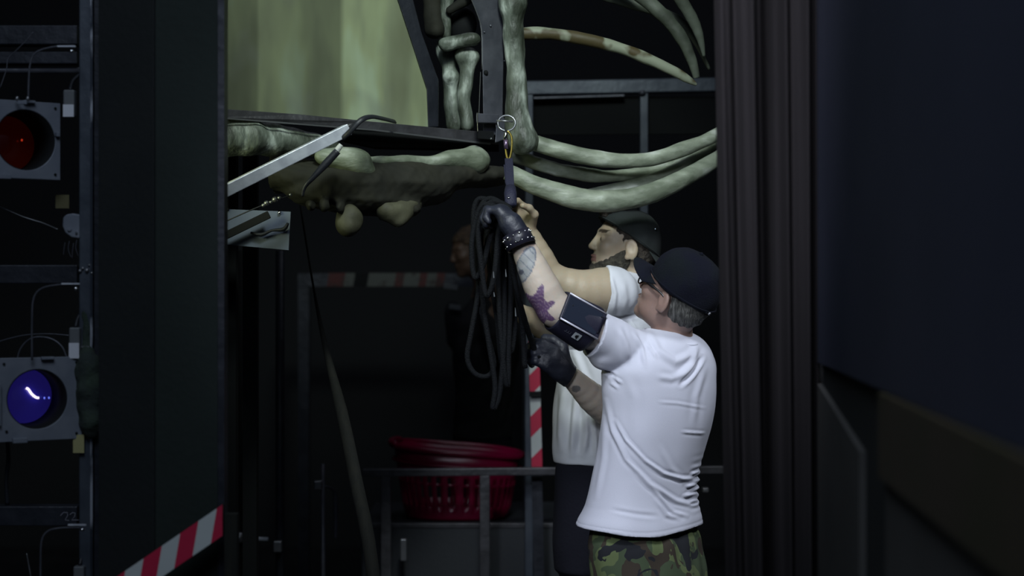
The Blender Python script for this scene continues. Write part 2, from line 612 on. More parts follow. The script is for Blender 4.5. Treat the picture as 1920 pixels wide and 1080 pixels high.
        for o in offs:
            for ax in range(3):
                if o[ax] == 0:
                    o2 = list(o)
                    o2[ax] = 1
                    o2 = tuple(o2)
                    a, b = cv[o], cv[o2]
                    mk = (a < 0) != (b < 0)
                    t = a / np.where(mk, a - b, 1)
                    p = np.tile(np.array(o, float), (len(I), 1))
                    p[:, ax] = t
                    pos[mk] += p[mk]
                    cnt[mk] += 1
        pos = (I + pos / cnt[:, None]) * s.h + lo
        faces = []
        for ax in range(3):
            b_, c_ = [(1, 2), (2, 0), (0, 1)][ax]
            lo_s = [slice(None)] * 3
            hi_s = [slice(None)] * 3
            lo_s[ax] = slice(0, -1)
            hi_s[ax] = slice(1, None)
            ch = S[tuple(lo_s)] != S[tuple(hi_s)]
            E = np.argwhere(ch)
            ok = np.ones(len(E), bool)
            for q in (b_, c_):
                ok &= (E[:, q] > 0) & (E[:, q] < V.shape[q] - 1)
            E = E[ok]
            ins = S[E[:, 0], E[:, 1], E[:, 2]]
            quad = []
            for db, dc in ((-1, -1), (0, -1), (0, 0), (-1, 0)):
                C = E.copy()
                C[:, b_] += db
                C[:, c_] += dc
                quad.append(idx[C[:, 0], C[:, 1], C[:, 2]])
            Q = np.stack(quad, 1)
            Q[~ins] = Q[~ins][:, ::-1]
            faces.append(Q)
        return pos, np.concatenate(faces)

    def build(s, name, material, parent=None, disp=None, paint=None, relax=1, origin=None):
        v, f = s.net()
        o = raw(name, v, f, material, parent, True, origin=origin)
        me = o.data
        off = A(world_loc(o))
        if relax:
            co = v.copy()
            e = np.concatenate([f[:, [0, 1]], f[:, [1, 2]], f[:, [2, 3]], f[:, [3, 0]]])
            for _ in range(relax):
                acc = np.zeros_like(co)
                n = np.zeros(len(co))
                for a, b in ((0, 1), (1, 0)):
                    np.add.at(acc, e[:, a], co[e[:, b]])
                    np.add.at(n, e[:, a], 1)
                co = co * .5 + .5 * acc / np.maximum(n, 1)[:, None]
            v = co
            me.vertices.foreach_set('co', (v - off).astype(np.float32).ravel())
            me.update()
        if disp is not None:
            nr = np.zeros(len(v) * 3, np.float32)
            me.vertex_normals.foreach_get('vector', nr)
            nr = nr.reshape(-1, 3)
            v = v + nr * disp(v, nr)[:, None]
            me.vertices.foreach_set('co', (v - off).astype(np.float32).ravel())
            me.update()
        if paint is not None:
            at = me.color_attributes.new('paint', 'FLOAT_COLOR', 'POINT')
            nr = np.zeros(len(v) * 3, np.float32)
            me.vertex_normals.foreach_get('vector', nr)
            c = paint(v, nr.reshape(-1, 3))
            c4 = np.ones((len(v), 4), np.float32)
            c4[:, :3] = c
            at.data.foreach_set('color', c4.ravel())
        return o


def smooth_interp(z, zs, vs):
    i = np.clip(np.searchsorted(zs, z) - 1, 0, len(zs) - 2)
    t = np.clip((z - zs[i]) / (zs[i + 1] - zs[i]), 0, 1)
    sl = np.gradient(vs, zs)
    h = zs[i + 1] - zs[i]
    t2, t3 = t * t, t ** 3
    return ((2 * t3 - 3 * t2 + 1) * vs[i] + (t3 - 2 * t2 + t) * h * sl[i] + (-2 * t3 + 3 * t2) * vs[i + 1] + (t3 - t2) * h * sl[i + 1]).astype(np.float32)


_nd = rng.normal(size=(40, 3))
_nd /= np.linalg.norm(_nd, axis=1)[:, None]
_np = rng.uniform(0, 6.28, 40)


def noise(v, freq, n=14, seed=0):
    out = 0
    for i in range(n):
        j = (i + seed * 5) % 40
        f = freq * (0.6 + 1.6 * ((i * 7 + seed) % n) / n)
        out = out + np.sin(v @ _nd[j] * f * 6.283 + _np[j])
    return out / math.sqrt(n)


def seg_dist(p, poly):
    """distance of 2-D points to a polyline, and the position along it 0..1"""
    best = np.full(len(p), 9.)
    pos = np.zeros(len(p))
    n = len(poly) - 1
    for i in range(n):
        a, b = np.array(poly[i], float), np.array(poly[i + 1], float)
        d = b - a
        t = np.clip(((p - a) @ d) / (d @ d), 0, 1)
        q = np.linalg.norm(p - a - t[:, None] * d, axis=1)
        m = q < best
        best[m] = q[m]
        pos[m] = (i + t[m]) / n
    return best, pos


def frame(fwd, up):
    f = Vector(fwd).normalized()
    u = Vector(up)
    u = (u - f * u.dot(f)).normalized()
    l = u.cross(f)
    return f, l, u


# ================================================================== THE SETTING
def struct(name, mb, m, **k):
    o = mb.build(name, m, **k)
    o['kind'] = 'structure'
    return o


struct('floor', MB().obox((0, 4.5, -.05), (4.2, 0, 0), (0, 6.5, 0), (0, 0, .05)), M['floor'])
struct('wall_back', MB().obox((0, 10.55, 2.9), (4.2, 0, 0), (0, .05, 0), (0, 0, 2.9)), M['black_wall'])
struct('wall_left', MB().obox((-4.25, 4.3, 2.9), (.05, 0, 0), (0, 6.2, 0), (0, 0, 2.9)), M['black_wall'])
struct('wall_right', MB().obox((4.25, 4.3, 2.9), (.05, 0, 0), (0, 6.2, 0), (0, 0, 2.9)), M['black_wall'])
struct('ceiling', MB().obox((0, 4.3, 5.85), (4.3, 0, 0), (0, 6.3, 0), (0, 0, .05)), M['black_wall'])

# ================================================================== RIGHT SIDE: painted side wall, black drape


def wx(y):
    return .7125 + .084 * (y - 3.75)


t = thing('scenery_wall', 'dark blue painted scenery wall with brown band and grey foot at the right edge', 'wall flat', (wx(2.6), 2.6, 0))
for nm, z0, z1, m, dx, y0, y1 in (('upper_panel', 1.525, 3.7, 'blue_flat', 0, 1.58, 4.6), ('brown_band', 1.38, 1.525, 'brown_band', -.008, 1.58, 2.69),
                                  ('lower_panel', 0.0, 1.38, 'grey_base', .004, 1.58, 2.69), ('return_panel', 0.0, 1.525, 'flat_dark', .012, 2.692, 4.6)):
    a, b = Vector((wx(y0) + dx, y0, 0)), Vector((wx(y1) + dx, y1, 0))
    MB().bar(a + Vector((.03, 0, (z0 + z1) / 2)), b + Vector((.03, 0, (z0 + z1) / 2)), .06, z1 - z0).build(nm, M[m], t, bevel=.003)
# grey raking piece at the foot of the return
q = [(wx(2.98), 2.98, 0), (wx(4.5), 4.5, 0), (wx(4.5), 4.5, 1.50), (wx(3.72), 3.72, 1.478), (wx(2.98), 2.98, 1.395)]
q1 = [Vector(v) + Vector((-.001, 0, 0)) for v in q]
q2 = [Vector(v) + Vector((.03, 0, 0)) for v in q]
MB().add(q1 + q2, [(0, 1, 2, 3, 4), (9, 8, 7, 6, 5)] + [(i, 5 + i, 5 + (i + 1) % 5, (i + 1) % 5) for i in range(5)]).build('raking_piece', M['grey_base'], t)


def drape(name, label, x0, x1, Y, depth, folds, m, drift=0.0, z1=3.9):
    vs, fs = [], []
    n, rows = 220, 24
    for r in range(rows + 1):
        z = z1 * r / rows
        for i in range(n + 1):
            s = i / n
            x = x0 + (x1 - x0) * s + drift * (z - 2.3) * (1 - s)
            y = Y
            for fx, w, a in folds:
                y -= a * math.exp(-((s - fx - .012 * math.sin(z * 1.7 + fx * 9)) / w) ** 2)
            y += .006 * math.sin(s * 60 + z * 1.1) + .01 * math.sin(z * .9 + s * 11)
            vs.append((x, y, z))
    for r in range(rows):
        for i in range(n):
            a = r * (n + 1) + i
            fs.append((a, a + 1, a + n + 2, a + n + 1))
    o = raw(name, vs, fs, m, None, True, origin=((x0 + x1) / 2, Y, 0))
    s = o.modifiers.new('solid', 'SOLIDIFY')
    s.thickness = .006
    tag(o, label, 'drape')
    return o


drape('stage_drape', 'charcoal stage drape hanging in soft vertical folds right of the two men in white shirts',
      .466, .71, 3.72, .05, [(.08, .09, .075), (.33, .11, .06), (.50, .035, -.05), (.66, .08, .055), (.86, .07, .06), (.97, .03, -.04)],
      M['drape'], drift=-.022)

# ================================================================== LEFT SIDE: masking flat, hazard board, rack, lamps
t = thing('masking_flat', 'tall matt black masking flat standing right of the lighting rack', 'flat', (-.95, 3.95, 0))
a, b, c = P(188, 540, 4.05), P(292, 540, 3.97), P(409, 540, 3.95)
for nm, p, q, m, z in (('panel', a, b, 'flat_dark', 3.6), ('panel', b, c, 'flat_green', 3.6)):
    MB().bar(Vector((p.x, p.y + .012, z / 2)), Vector((q.x, q.y + .012, z / 2)), .024, z).build(nm, M[m], t, bevel=.002)
MB().bar(Vector((c.x + .008, c.y + .02, 0)), Vector((c.x + .008, c.y + .02, 3.6)), .016, .05, up=(0, 1, 0)).build('edge_batten', M['steel_dark'], t)
MB().bar(Vector((b.x, b.y + .05, 0)), Vector((b.x, b.y + .05, 3.6)), .04, .05, up=(0, 1, 0)).build('stile', M['timber'], t)

# diagonal hazard board in front of the flat
t = thing('hazard_board', 'slanting board with red and white hazard stripes at the foot of the black flat', 'board', P(330, 1040, 3.86))
p0, p1 = P(180, 1137, 3.86), P(416, 976, 3.86)
d = (p1 - p0).normalized()
up = Vector((-d.z, 0, d.x))
W = .062
bd = MB()
nseg = 9
L = (p1 - p0).length
XM = P(417, 0, 3.86).x


def clipx(v):
    return v - d * max(0, (v.x - XM) / d.x)


p1 = p1 + d * .06
L = (p1 - p0).length
qa = [clipx(p0 - up * W / 2), clipx(p1 - up * W / 2), clipx(p1 + up * W / 2), clipx(p0 + up * W / 2)]
qa = [v + Vector((0, .004, 0)) for v in qa]
qb = [v + Vector((0, .02, 0)) for v in qa]
MB().add(qa + qb, [(0, 1, 2, 3), (7, 6, 5, 4), (0, 4, 5, 1), (1, 5, 6, 2), (2, 6, 7, 3), (3, 7, 4, 0)]).build('board', M['timber'], t)
step = L / nseg * 1.0
sl = MB()
cell = .0535
for i in range(-2, 8):
    s0 = L - .030 - (i + 1) * cell
    s1 = s0 + cell
    lean = .030
    q = []
    for s_, w_ in ((s0 - lean, -W / 2), (s1 - lean, -W / 2), (s1 + lean, W / 2), (s0 + lean, W / 2)):
        s_ = max(0, min(L, s_))
        q.append(clipx(p0 + d * s_ + up * w_ + Vector((0, .002, 0))))
    if (q[1] - q[0]).length + (q[2] - q[3]).length < .002:
        continue
    q2 = [v + Vector((0, -.002, 0)) for v in q]
    MB().add(q + q2, [(3, 2, 1, 0), (4, 5, 6, 7), (0, 1, 5, 4), (1, 2, 6, 5), (2, 3, 7, 6), (3, 0, 4, 7)]).build(
        'red_stripe' if i % 2 == 0 else 'white_stripe', M['tape_red' if i % 2 == 0 else 'tape_white'], t)
MB().bar(Vector((p1.x - .03, 3.885, 0)), Vector((p1.x - .03, 3.885, p1.z - .02)), .03, .03, up=(0, 1, 0)).build('prop', M['timber'], t)

# --- lighting rack
RY = 4.22
rack = thing('lighting_rack', 'blue-black steel lighting rack with chipped post along the left edge', 'rack', (P(160, 540, RY).x, RY, 0))
pl, pr = P(148, 540, RY), P(172, 540, RY)
xc, hw = (pl.x + pr.x) / 2, (pr.x - pl.x) / 2
MB().obox((xc, RY + .03, 1.9), (hw, 0, 0), (0, .03, 0), (0, 0, 1.9)).build('post', M['steel_blue'], rack, bevel=.003)
tag(MB().obox((pr.x + .0, RY - .001, 1.9), (.0032, 0, 0), (0, .003, 0), (0, 0, 1.9)).build('post_edge', M['worn_edge'], rack), 'chipped bare steel edge')
MB().obox((pr.x + .012, RY + .035, 1.9), (.009, 0, 0), (0, .022, 0), (0, 0, 1.9)).build('rear_flange', M['steel_dark'], rack)
for y0, y1, dpt, m in ((50, 86, .10, 'steel_dark'), (99, 122, .12, 'steel_dark'), (497, 532, .05, 'steel_dark'), (947, 984, .05, 'steel_dark'),):
    a, b = P(-400, (y0 + y1) / 2 - (6 if y0 == 50 else 0), RY + dpt), P(149, (y0 + y1) / 2, RY + dpt)
    a.z = b.z
    MB().bar(a, b, .05, (y1 - y0) * (RY + dpt) / F).build('crossbeam', M[m], rack, bevel=.003)
MB().tube([P(-400, 132, 4.34), P(149, 132, 4.34)], .0085, 12).build('pipe', M['steel_grey'], rack, smooth=True)
MB().obox((pl.x - .55, RY + .2, .04), (.62, 0, 0), (0, .3, 0), (0, 0, .04)).build('base', M['steel_dark'], rack, bevel=.005)
MB().obox((P(-420, 540, RY).x, RY + .03, 1.9), (hw, 0, 0), (0, .03, 0), (0, 0, 1.9)).build('post', M['steel_blue'], rack, bevel=.003)
# bolts and clamps at the post
for (x, y, s) in ((155, 503, .004), (163, 507, .006), (172, 512, .004), (150, 508, .005), (167, 497, .003)):
    MB().ball(P(x, y, RY - .003), s, 8).build('bolt', M['dull_metal'], rack, smooth=True)
mb = MB()
q = [(118, 408), (124, 402), (136, 400), (149, 402), (149, 447), (134, 445), (122, 436), (117, 424)]
v1 = [P(x, y, RY - .004) for x, y in q]
v2 = [v + Vector((0, .025, 0)) for v in v1]
n = len(q)
mb.add(v1 + v2, [tuple(range(n))[::-1], tuple(range(n, 2 * n))] + [(i, (i + 1) % n, n + (i + 1) % n, n + i) for i in range(n)])
gp = mb.build('bracket_plate', M['lamp_grey'], rack, bevel=.003)
MB().tube([P(130, 429, RY - .005), P(130, 429, RY - .009)], .006, 12).build('screw', M['lamp_grey'], gp)
MB().tube([P(143, 436, RY - .005), P(143, 436, RY - .010)], .003, 10).build('screw', M['chrome'], gp)
for y, dy in ((630, 4), (648, 3)):
    MB().bar(P(146, y + 20, RY - .002), P(168, y + 20, RY - .002), .01, .004, up=(0, 0, 1)).build('clip', M['dull_metal'], rack)
# chalked number on the lower beam
mb = MB()
for pts in ([(113, 967), (119, 961), (126, 961), (127, 966), (122, 975), (129, 976)], [(131, 965), (136, 961), (141, 962), (140, 968), (134, 975), (148, 975)]):
    mb.tube([P(x, y, RY + .024) for x, y in pts], .0008, 5)
tag(mb.build('chalk_number', M['chalk'], rack), 'chalked number 22')
# tape tags
o = MB().obox(P(147.5, 832, RY - .012), (.0145, 0, 0), (0, .0015, 0), (0, 0, .024)).build('tape_tag', M['yellow_tag'])
tag(o, 'small yellow paper tag hanging under the blue-lit lamp', 'tag')
o = MB().obox(P(117, 378, RY + .05), (.018, 0, 0), (0, .0015, 0), (0, 0, .018)).build('tape_tag', M['yellow_tag_dull'])
tag(o, 'dull yellow tag below the red lamp', 'tag')
# dark cloth bundle over the post
fd = Field((pl.x - .02, RY - .06, P(0, 830, RY).z), (pr.x + .09, RY + .1, P(0, 560, RY).z), .004)
fd.ell(P(172, 745, RY - .005), (.040, .032, .095), k=.0)
fd.ell(P(165, 700, RY - .005), (.028, .028, .06), k=.03)
fd.ell(P(176, 790, RY - .003), (.026, .024, .04), k=.03)
fd.cap(P(166, 700, RY), P(160, 570, RY + .01), .016, .009, k=.02)
o = fd.build('cloth_bundle', M['green_cloth'], disp=lambda v, n: .004 * noise(v, 14, seed=2))
tag(o, 'dark green cloth bundle tied round the rack post beside the blue lamp', 'cloth')


def stage_lamp(label, cx, cy, half, Y, yaw, lens, r_px, dots, group='stage lamps on the rack', ocx=0):
    """square-fronted lamp with a round tube; yaw turns its face to the viewer's right"""
    c = P(cx, cy, Y)
    t = thing('stage_lamp', label, 'stage light', c, group)
    R = Matrix.Rotation(yaw, 3, 'Z')
    s = Y / F
    h = half * s
    r = r_px * s
    ocx = ocx * s

    def W(x, y, z):
        return c + R @ Vector((x, y, z))
    # front plate: square with a round hole
    n = 48
    vs, fs = [], []
    for layer in (0, .012):
        for k in range(n):
            a = 2 * math.pi * k / n
            ca, sa = math.cos(a), math.sin(a)
            m_ = 1 / max(abs(ca), abs(sa))
            vs.append(W(h * ca * m_, layer, h * sa * m_))
            vs.append(W(ocx + r * ca, layer, r * sa))
    N = 2 * n
    for k in range(n):
        k2 = (k + 1) % n
        fs += [(2 * k, 2 * k + 1, 2 * k2 + 1, 2 * k2), (N + 2 * k, N + 2 * k2, N + 2 * k2 + 1, N + 2 * k + 1),
               (2 * k, 2 * k2, N + 2 * k2, N + 2 * k), (2 * k + 1, N + 2 * k + 1, N + 2 * k2 + 1, 2 * k2 + 1)]
    MB().add(vs, [f[::-1] for f in fs]).build('front_plate', M['lamp_grey'], t, bevel=.0015)
    # tube behind
    mb = MB()
    vs, fs = [], []
    for (yy, rr) in ((.002, r), (.002, r * .97), (.15, r * .95), (.15, r)):
        for k in range(n):
            a = 2 * math.pi * k / n
            vs.append(W(ocx + rr * math.cos(a), yy, rr * math.sin(a)))
    for q in range(4):
        for k in range(n):
            fs.append((q * n + k, ((q + 1) % 4) * n + k, ((q + 1) % 4) * n + (k + 1) % n, q * n + (k + 1) % n))
    mb.add(vs, fs)
    mb.build('barrel', M['lamp_black'], t, smooth=True)
    # box body behind
    MB().obox(W(0, .16, 0), R @ Vector((h * .9, 0, 0)), R @ Vector((0, .008, 0)), Vector((0, 0, h * .9))).build('rear_housing', M['lamp_black'], t, bevel=.004)
    for sx in (-1, 1):
        MB().obox(W(sx * h * .88, .085, 0), R @ Vector((.004, 0, 0)), R @ Vector((0, .07, 0)), Vector((0, 0, h * .9))).build('side_panel', M['lamp_grey'], t)
    # domed lens
    vs, fs = [], []
    rings = 8
    for i in range(rings + 1):
        rr = r * .95 * i / rings
        for k in range(n):
            a = 2 * math.pi * k / n
            vs.append(W(ocx + rr * math.cos(a), .148 - .020 * (1 - (i / rings) ** 2), rr * math.sin(a)))
    for i in range(rings):
        for k in range(n):
            fs.append((i * n + k, i * n + (k + 1) % n, (i + 1) * n + (k + 1) % n, (i + 1) * n + k))
    ln = MB().add(vs, fs).build('lens', M[lens], t, smooth=True)
    for kind, pts, rr in dots:
        MB().tube([W(ocx + x, .120, z) for x, z in pts], rr, 8, res=4 if len(pts) > 2 else None).build('filament' if kind == 'filament' else 'glow_point', M[kind], ln, smooth=True)
    # edge latches and corner screws
    for (x, z, w, hh) in ((.15, .98, .30, .035), (-.5, -.97, .34, .06), (.9, .18, .1, .06), (-.97, -.1, .05, .5)):
        MB().obox(W(x * h, -.006, z * h), R @ Vector((w * h / 2, 0, 0)), R @ Vector((0, .007, 0)), Vector((0, 0, hh * h))).build('latch', M['lamp_grey'], t, bevel=.0015)
    for (x, z) in ((-.8, -.75), (.86, .86), (.86, -.86), (-.86, .86)):
        MB().tube([W(x * h, -.003, z * h), W(x * h, .001, z * h)], .0035, 8).build('screw', M['lamp_black'], t)
    return t, W, h


tr, Wr, hr = stage_lamp('square-fronted lamp with dark red lens, above the blue lamp', 42, 262, 73, 4.16, math.radians(36), 'lens_red', 57,
                        [('red_dot', [(.030, .010), (.033, .010)], .003)], ocx=6)
tb, Wb, hb = stage_lamp('square-fronted lamp with glowing blue lens and lit filament', 76, 748, 78, 4.16, math.radians(30), 'lens_blue', 56,
                        [('filament', [(-.020 + .020, .022), (.006, .018), (.014, .006), (.026, -.004), (.033, -.005)], .0032),
                         ('blue_dot', [(.046, -.006), (.049, -.006)], .0028), ('blue_dot', [(.058, -.006), (.061, -.006)], .0028)], ocx=-6)
t3, W3, h3 = stage_lamp('square-fronted lamp mostly below the bottom left corner of the view', 84, 1182, 78, 4.16, math.radians(30), 'lens_blue', 56, [], ocx=-6)


def bail(t, W, h, pts):
    MB().tube(pts, .0026, 8, res=6).build('hanging_rod', M['steel_grey'], t, smooth=True)


BY = 4.13
bail(tr, Wr, hr, [P(138, 86, BY), P(100, 88, BY), P(68, 98, BY), P(57, 118, BY), P(54, 150, BY), P(53, 190, BY)])
bail(tb, Wb, hb, [P(142, 534, BY), P(110, 534, BY), P(78, 541, BY), P(63, 560, BY), P(60, 600, BY), P(60, 675, BY)])
bail(t3, W3, h3, [P(150, 989, BY), P(115, 990, BY), P(90, 996, BY), P(78, 1015, BY), P(76, 1060, BY), P(76, 1110, BY)])
for tt, x, y in ((tr, 134, 96), (tb, 142, 541), (t3, 154, 993)):
    MB().bar(P(x - 26, y - 9, BY - .002), P(x + 8, y - 9, BY - .002), .008, .0035).build('clip_plate', M['bright_steel'], tt)
    MB().ball(P(x, y, BY - .004), (.0068, .006, .005), 10).build('clip_screw', M['chrome'], tt, smooth=True)
for x in (32, 52):
    MB().ball(P(x, 185, BY), (.005, .005, .007), 10).build('wing_nut', M['dull_metal'], tr, smooth=True)
MB().obox(P(42, 192, BY), (.012, 0, 0), (0, .003, 0), (0, 0, .005)).build('mount_lug', M['lamp_grey'], tr, bevel=.001)


def connector(label, x0, x1, ya, yb, yc, Y):
    c = P((x0 + x1) / 2, (ya + yc) / 2, Y)
    t = thing('cable_connector', label, 'connector', c, 'grey cable connectors on the rack')
    w = (x1 - x0) * Y / F / 2
    zt, zm, zb = P(0, ya, Y).z, P(0, yb, Y).z, P(0, yc, Y).z
    MB().obox((c.x, Y + w, (zt + zb) / 2), (w, 0, 0), (0, w, 0), (0, 0, (zt - zb) / 2)).build('body', M['grey_plastic'], t, bevel=.004)
    MB().obox((c.x, Y - .001, (zm + zb) / 2), (w * .96, 0, 0), (0, .0012, 0), (0, 0, (zm - zb) / 2)).build('white_label', M['white_tag'], t)
    MB().tube([Vector((c.x, Y + w, zt)), Vector((c.x + .004, Y + w + .02, zt + .03)), Vector((c.x + .03, Y + w + .05, zt + .06))], .005, 8, res=4).build('cable', M['black_rubber'], t, smooth=True)


connector('grey cable connector with white label beside the red lamp', 118, 139, 168, 196, 219, RY - .02)
connector('grey cable connector with white label beside the blue lamp', 129, 149, 614, 643, 672, RY - .02)
connector('grey cable connector just entering the view below the beam chalked 22', 137, 157, 1062, 1084, 1120, RY - .02)


def cable(name, label, cat, pts, r, m, res=6, n=8, group=None, parts=None):
    o = MB().tube(pts, r, n, res=res).build(name, M[m], None, smooth=True)
    return tag(o, label, cat, group)


cable('thin_wire', 'thin pale wire sagging left of the grey bracket plate on the post', 'wire',
      [P(-20, 380, RY + .03), P(10, 392, RY + .03), P(45, 407, RY + .03), P(80, 418, RY + .03), P(108, 430, RY + .02)], .0013, 'dull_metal')
cable('thin_wire', 'thin wire slanting down the rack above the red lamp', 'wire',
      [P(62, 60, RY - .0), P(50, 75, RY - .0), P(30, 95, RY - .0), P(15, 110, RY), P(12, 130, RY), P(0, 165, RY)], .0013, 'steel_grey')
cable('cable_loop', 'round loop of grey cable standing behind the blue lamp', 'cable',
      [P(30, 690, RY + .06), P(38, 655, RY + .06), P(60, 634, RY + .06), P(92, 634, RY + .06), P(116, 650, RY + .06), P(128, 680, RY + .06)], .0026, 'steel_grey')
cable('thin_wire', 'grey wire arching over the cable loop behind the blue lamp', 'wire',
      [P(-10, 643, RY + .1), P(20, 634, RY + .1), P(50, 628, RY + .1), P(90, 626, RY + .1), P(130, 629, RY + .1)], .0016, 'steel_grey')
cable('thin_wire', 'short bright wire end hanging at the bottom left corner of the view', 'wire',
      [P(50, 1038, RY - .03), P(54, 1060, RY - .03), P(58, 1085, RY - .03), P(60, 1120, RY)], .0016, 'dull_metal')
for i, (x, a, b, w_) in enumerate(((122, 455, 478, 'leftmost'), (130, 452, 482, 'second from left'), (138, 456, 484, 'third from left'), (144, 450, 480, 'rightmost'))):
    cable('tie_wire', w_ + ' of four thin wire tails under the grey bracket plate', 'wire',
          [P(x, a, RY - .002), P(x - 2, (a + b) / 2, RY - .004), P(x + (3 if i % 2 else -3), b, RY - .002)], .0009, 'steel_grey', group='wire tails under the bracket plate')
cable('rack_cable', 'dark cable running down the rack below the blue lamp', 'cable',
      [P(14, 820, RY + .05), P(16, 860, RY + .05), P(12, 900, RY + .05), P(14, 946, RY + .05)], .006, 'black_rubber')

# ================================================================== BACKGROUND
# scaffold pipes, far left
sc_ = thing('scaffold_frame', 'dim steel scaffold frame seen under the left end of the set piece', 'scaffold', (P(455, 540, 6.4).x, 6.4, 0))
for x in (452, 470 + 55):
    MB().tube([Vector((P(x, 0, 6.4).x, 6.4, 0)), Vector((P(x, 0, 6.4).x, 6.4, P(0, 470, 6.4).z))], .018, 12).build('standard', M['timber'] if x == 452 else M['steel_dark'], sc_, smooth=True)
for y0, y1 in ((500, 632), (672, 722), (760, 806), (520, 520)):
    if y0 != y1:
        MB().bar(P(458, y0, 6.37), P(458, y1, 6.37), .014, .004, up=(0, 1, 0)).build('pipe_highlight', M['steel_grey'], sc_)  # highlights on the pipe drawn as paler strips
MB().tube([P(446, 1009, 6.36), P(503, 1011, 6.36)], .008, 10).build('ledger', M['bright_steel'], sc_, smooth=True)
MB().ball(P(449, 1008, 6.35), .022, 12).build('coupler', M['dull_metal'], sc_, smooth=True)
MB().obox(P(521, 1024, 6.35), (.016, 0, 0), (0, .016, 0), (0, 0, .022)).build('coupler', M['dull_metal'], sc_, bevel=.004)
MB().obox(P(436, 905, 6.38), (.008, 0, 0), (0, .01, 0), (0, 0, .02)).build('coupler', M['steel_grey'], sc_, bevel=.003)

st_ = thing('light_stand', 'thin steel stand with a small clamp left of the red basket', 'stand', (P(607, 0, 6.6).x, 6.6, 0))
MB().tube([Vector((P(607, 0, 6.6).x, 6.6, 0)), P(605, 870, 6.6)], .009, 10).build('pole', M['steel_grey'], st_, smooth=True)
MB().obox(P(597, 909, 6.57), (.016, 0, 0), (0, .015, 0), (0, 0, .018)).build('clamp', M['dull_metal'], st_, bevel=.004)
for a in (0.3, 2.4, 4.5):
    bx_ = Vector((P(607, 0, 6.6).x, 6.6, 0))
    MB().tube([bx_ + Vector((0, 0, .25)), bx_ + Vector((.15 * math.cos(a), .15 * math.sin(a) - .04, .01))], .008, 8).build('leg', M['steel_dark'], st_, smooth=True)
MB().tube([P(606, 912, 6.6), P(617, 914, 6.62), P(627, 922, 6.66), P(629, 940, 6.68), P(629, 965, 6.68), P(629, 1010, 6.68)], [.005, .005, .007, .011, .010, .008], 10, res=4).build('hanging_cable', M['steel_grey'], st_, smooth=True)
# leaning timber
pts = [P(563, 385, 5.6), P(588, 540, 5.5), P(610, 650, 5.4), P(640, 770, 5.3), P(667, 900, 5.2), P(700, 1080, 5.1), P(742, 1310, 5.0)]
rs = [.003, .004, .010, .020, .022, .022, .022]
k_ = 5.0
pts[-1].z = .02
o = MB().tube(pts, rs, 10, res=4).build('timber_pole', M['timber'], smooth=True)
tag(o, 'dull olive pole leaning from the floor up to the bone carvings', 'pole')

# guard rail, with basket and flight case behind
gr = thing('guard_rail', 'dark steel guard rail in front of the red basket', 'railing', (P(860, 0, 6.7).x, 6.7, 0))
ya, yb = P(680, 886, 6.7), P(1400, 880, 6.7)
MB().bar(ya, yb, .04, .032).build('top_rail', M['steel_rail'], gr, bevel=.004)
MB().bar(P(680, 1130, 6.7), P(1400, 1130, 6.7), .03, .03).build('lower_rail', M['steel_dark'], gr, bevel=.004)
for x in (724, 909, 1075, 1240, 1395):
    p = P(x, 886, 6.7)
    MB().bar(Vector((p.x, 6.7, 0)), Vector((p.x, 6.7, p.z - .012)), .042, .03, up=(0, 1, 0)).build('rail_post', M['steel_rail'], gr, bevel=.003)
MB().obox(P(1322, 918, 6.66), (.012, 0, 0), (0, .02, 0), (0, 0, .008)).build('latch_pin', M['dull_metal'], gr, bevel=.002)
MB().obox(P(757, 1030, 6.78), (.012, 0, 0), (0, .02, 0), (0, 0, .045)).build('hinge', M['dull_metal'], gr, bevel=.002)

# flight case
cx_ = P(880, 0, 7.25)
topz = P(0, 972, 7.1).z
fc = thing('flight_case', 'black flight case under the red basket behind the guard rail', 'case', (cx_.x, 7.3, 0))
MB().obox((cx_.x, 7.3, topz / 2 + .03), (.46, 0, 0), (0, .36, 0), (0, 0, topz / 2 - .03)).build('body', M['case'], fc, bevel=.006)
for zz in (topz - .008, .07, topz * .62):
    MB().obox((cx_.x, 6.938, zz), (.46, 0, 0), (0, .004, 0), (0, 0, .010)).build('edge_trim', M['steel_rail'], fc, bevel=.002)
for sx in (-.4, .4):
    MB().tube([Vector((cx_.x + sx, 6.99, .03)), Vector((cx_.x + sx + .03, 6.99, .03))], .03, 12).build('castor', M['black_rubber'], fc)
    MB().tube([Vector((cx_.x + sx, 7.6, .03)), Vector((cx_.x + sx + .03, 7.6, .03))], .03, 12).build('castor', M['black_rubber'], fc)
MB().tube([Vector((cx_.x - .08, 6.93, topz * .45)), Vector((cx_.x - .08, 6.90, topz * .45)), Vector((cx_.x + .08, 6.90, topz * .45)), Vector((cx_.x + .08, 6.93, topz * .45))], .007, 8).build('handle', M['steel_rail'], fc)

# laundry basket with cut slots
bk = thing('laundry_basket', 'magenta red plastic laundry basket with slotted sides on the flight case', 'basket', (P(857, 0, 7.15).x, 7.15, topz))
bc = Vector((P(857, 0, 7.15).x, 7.15, topz + .004))
Hb = P(0, 838, 7.15).z - topz - .012
nu = 152
prof = [(0, .76), (.04, .80), (.20, .845), (.50, .90), (.54, .91), (.63, .92), (.68, .93), (.80, .95), (1.0, .985)]
RX, RYY = .288, .20


def bpt(th, t_, s):
    tilt = -.028 * math.cos(th) * t_
    return bc + Vector((RX * s * math.copysign(abs(math.cos(th)) ** .8, math.cos(th)), RYY * s * math.copysign(abs(math.sin(th)) ** .8, math.sin(th)), Hb * t_ + tilt))


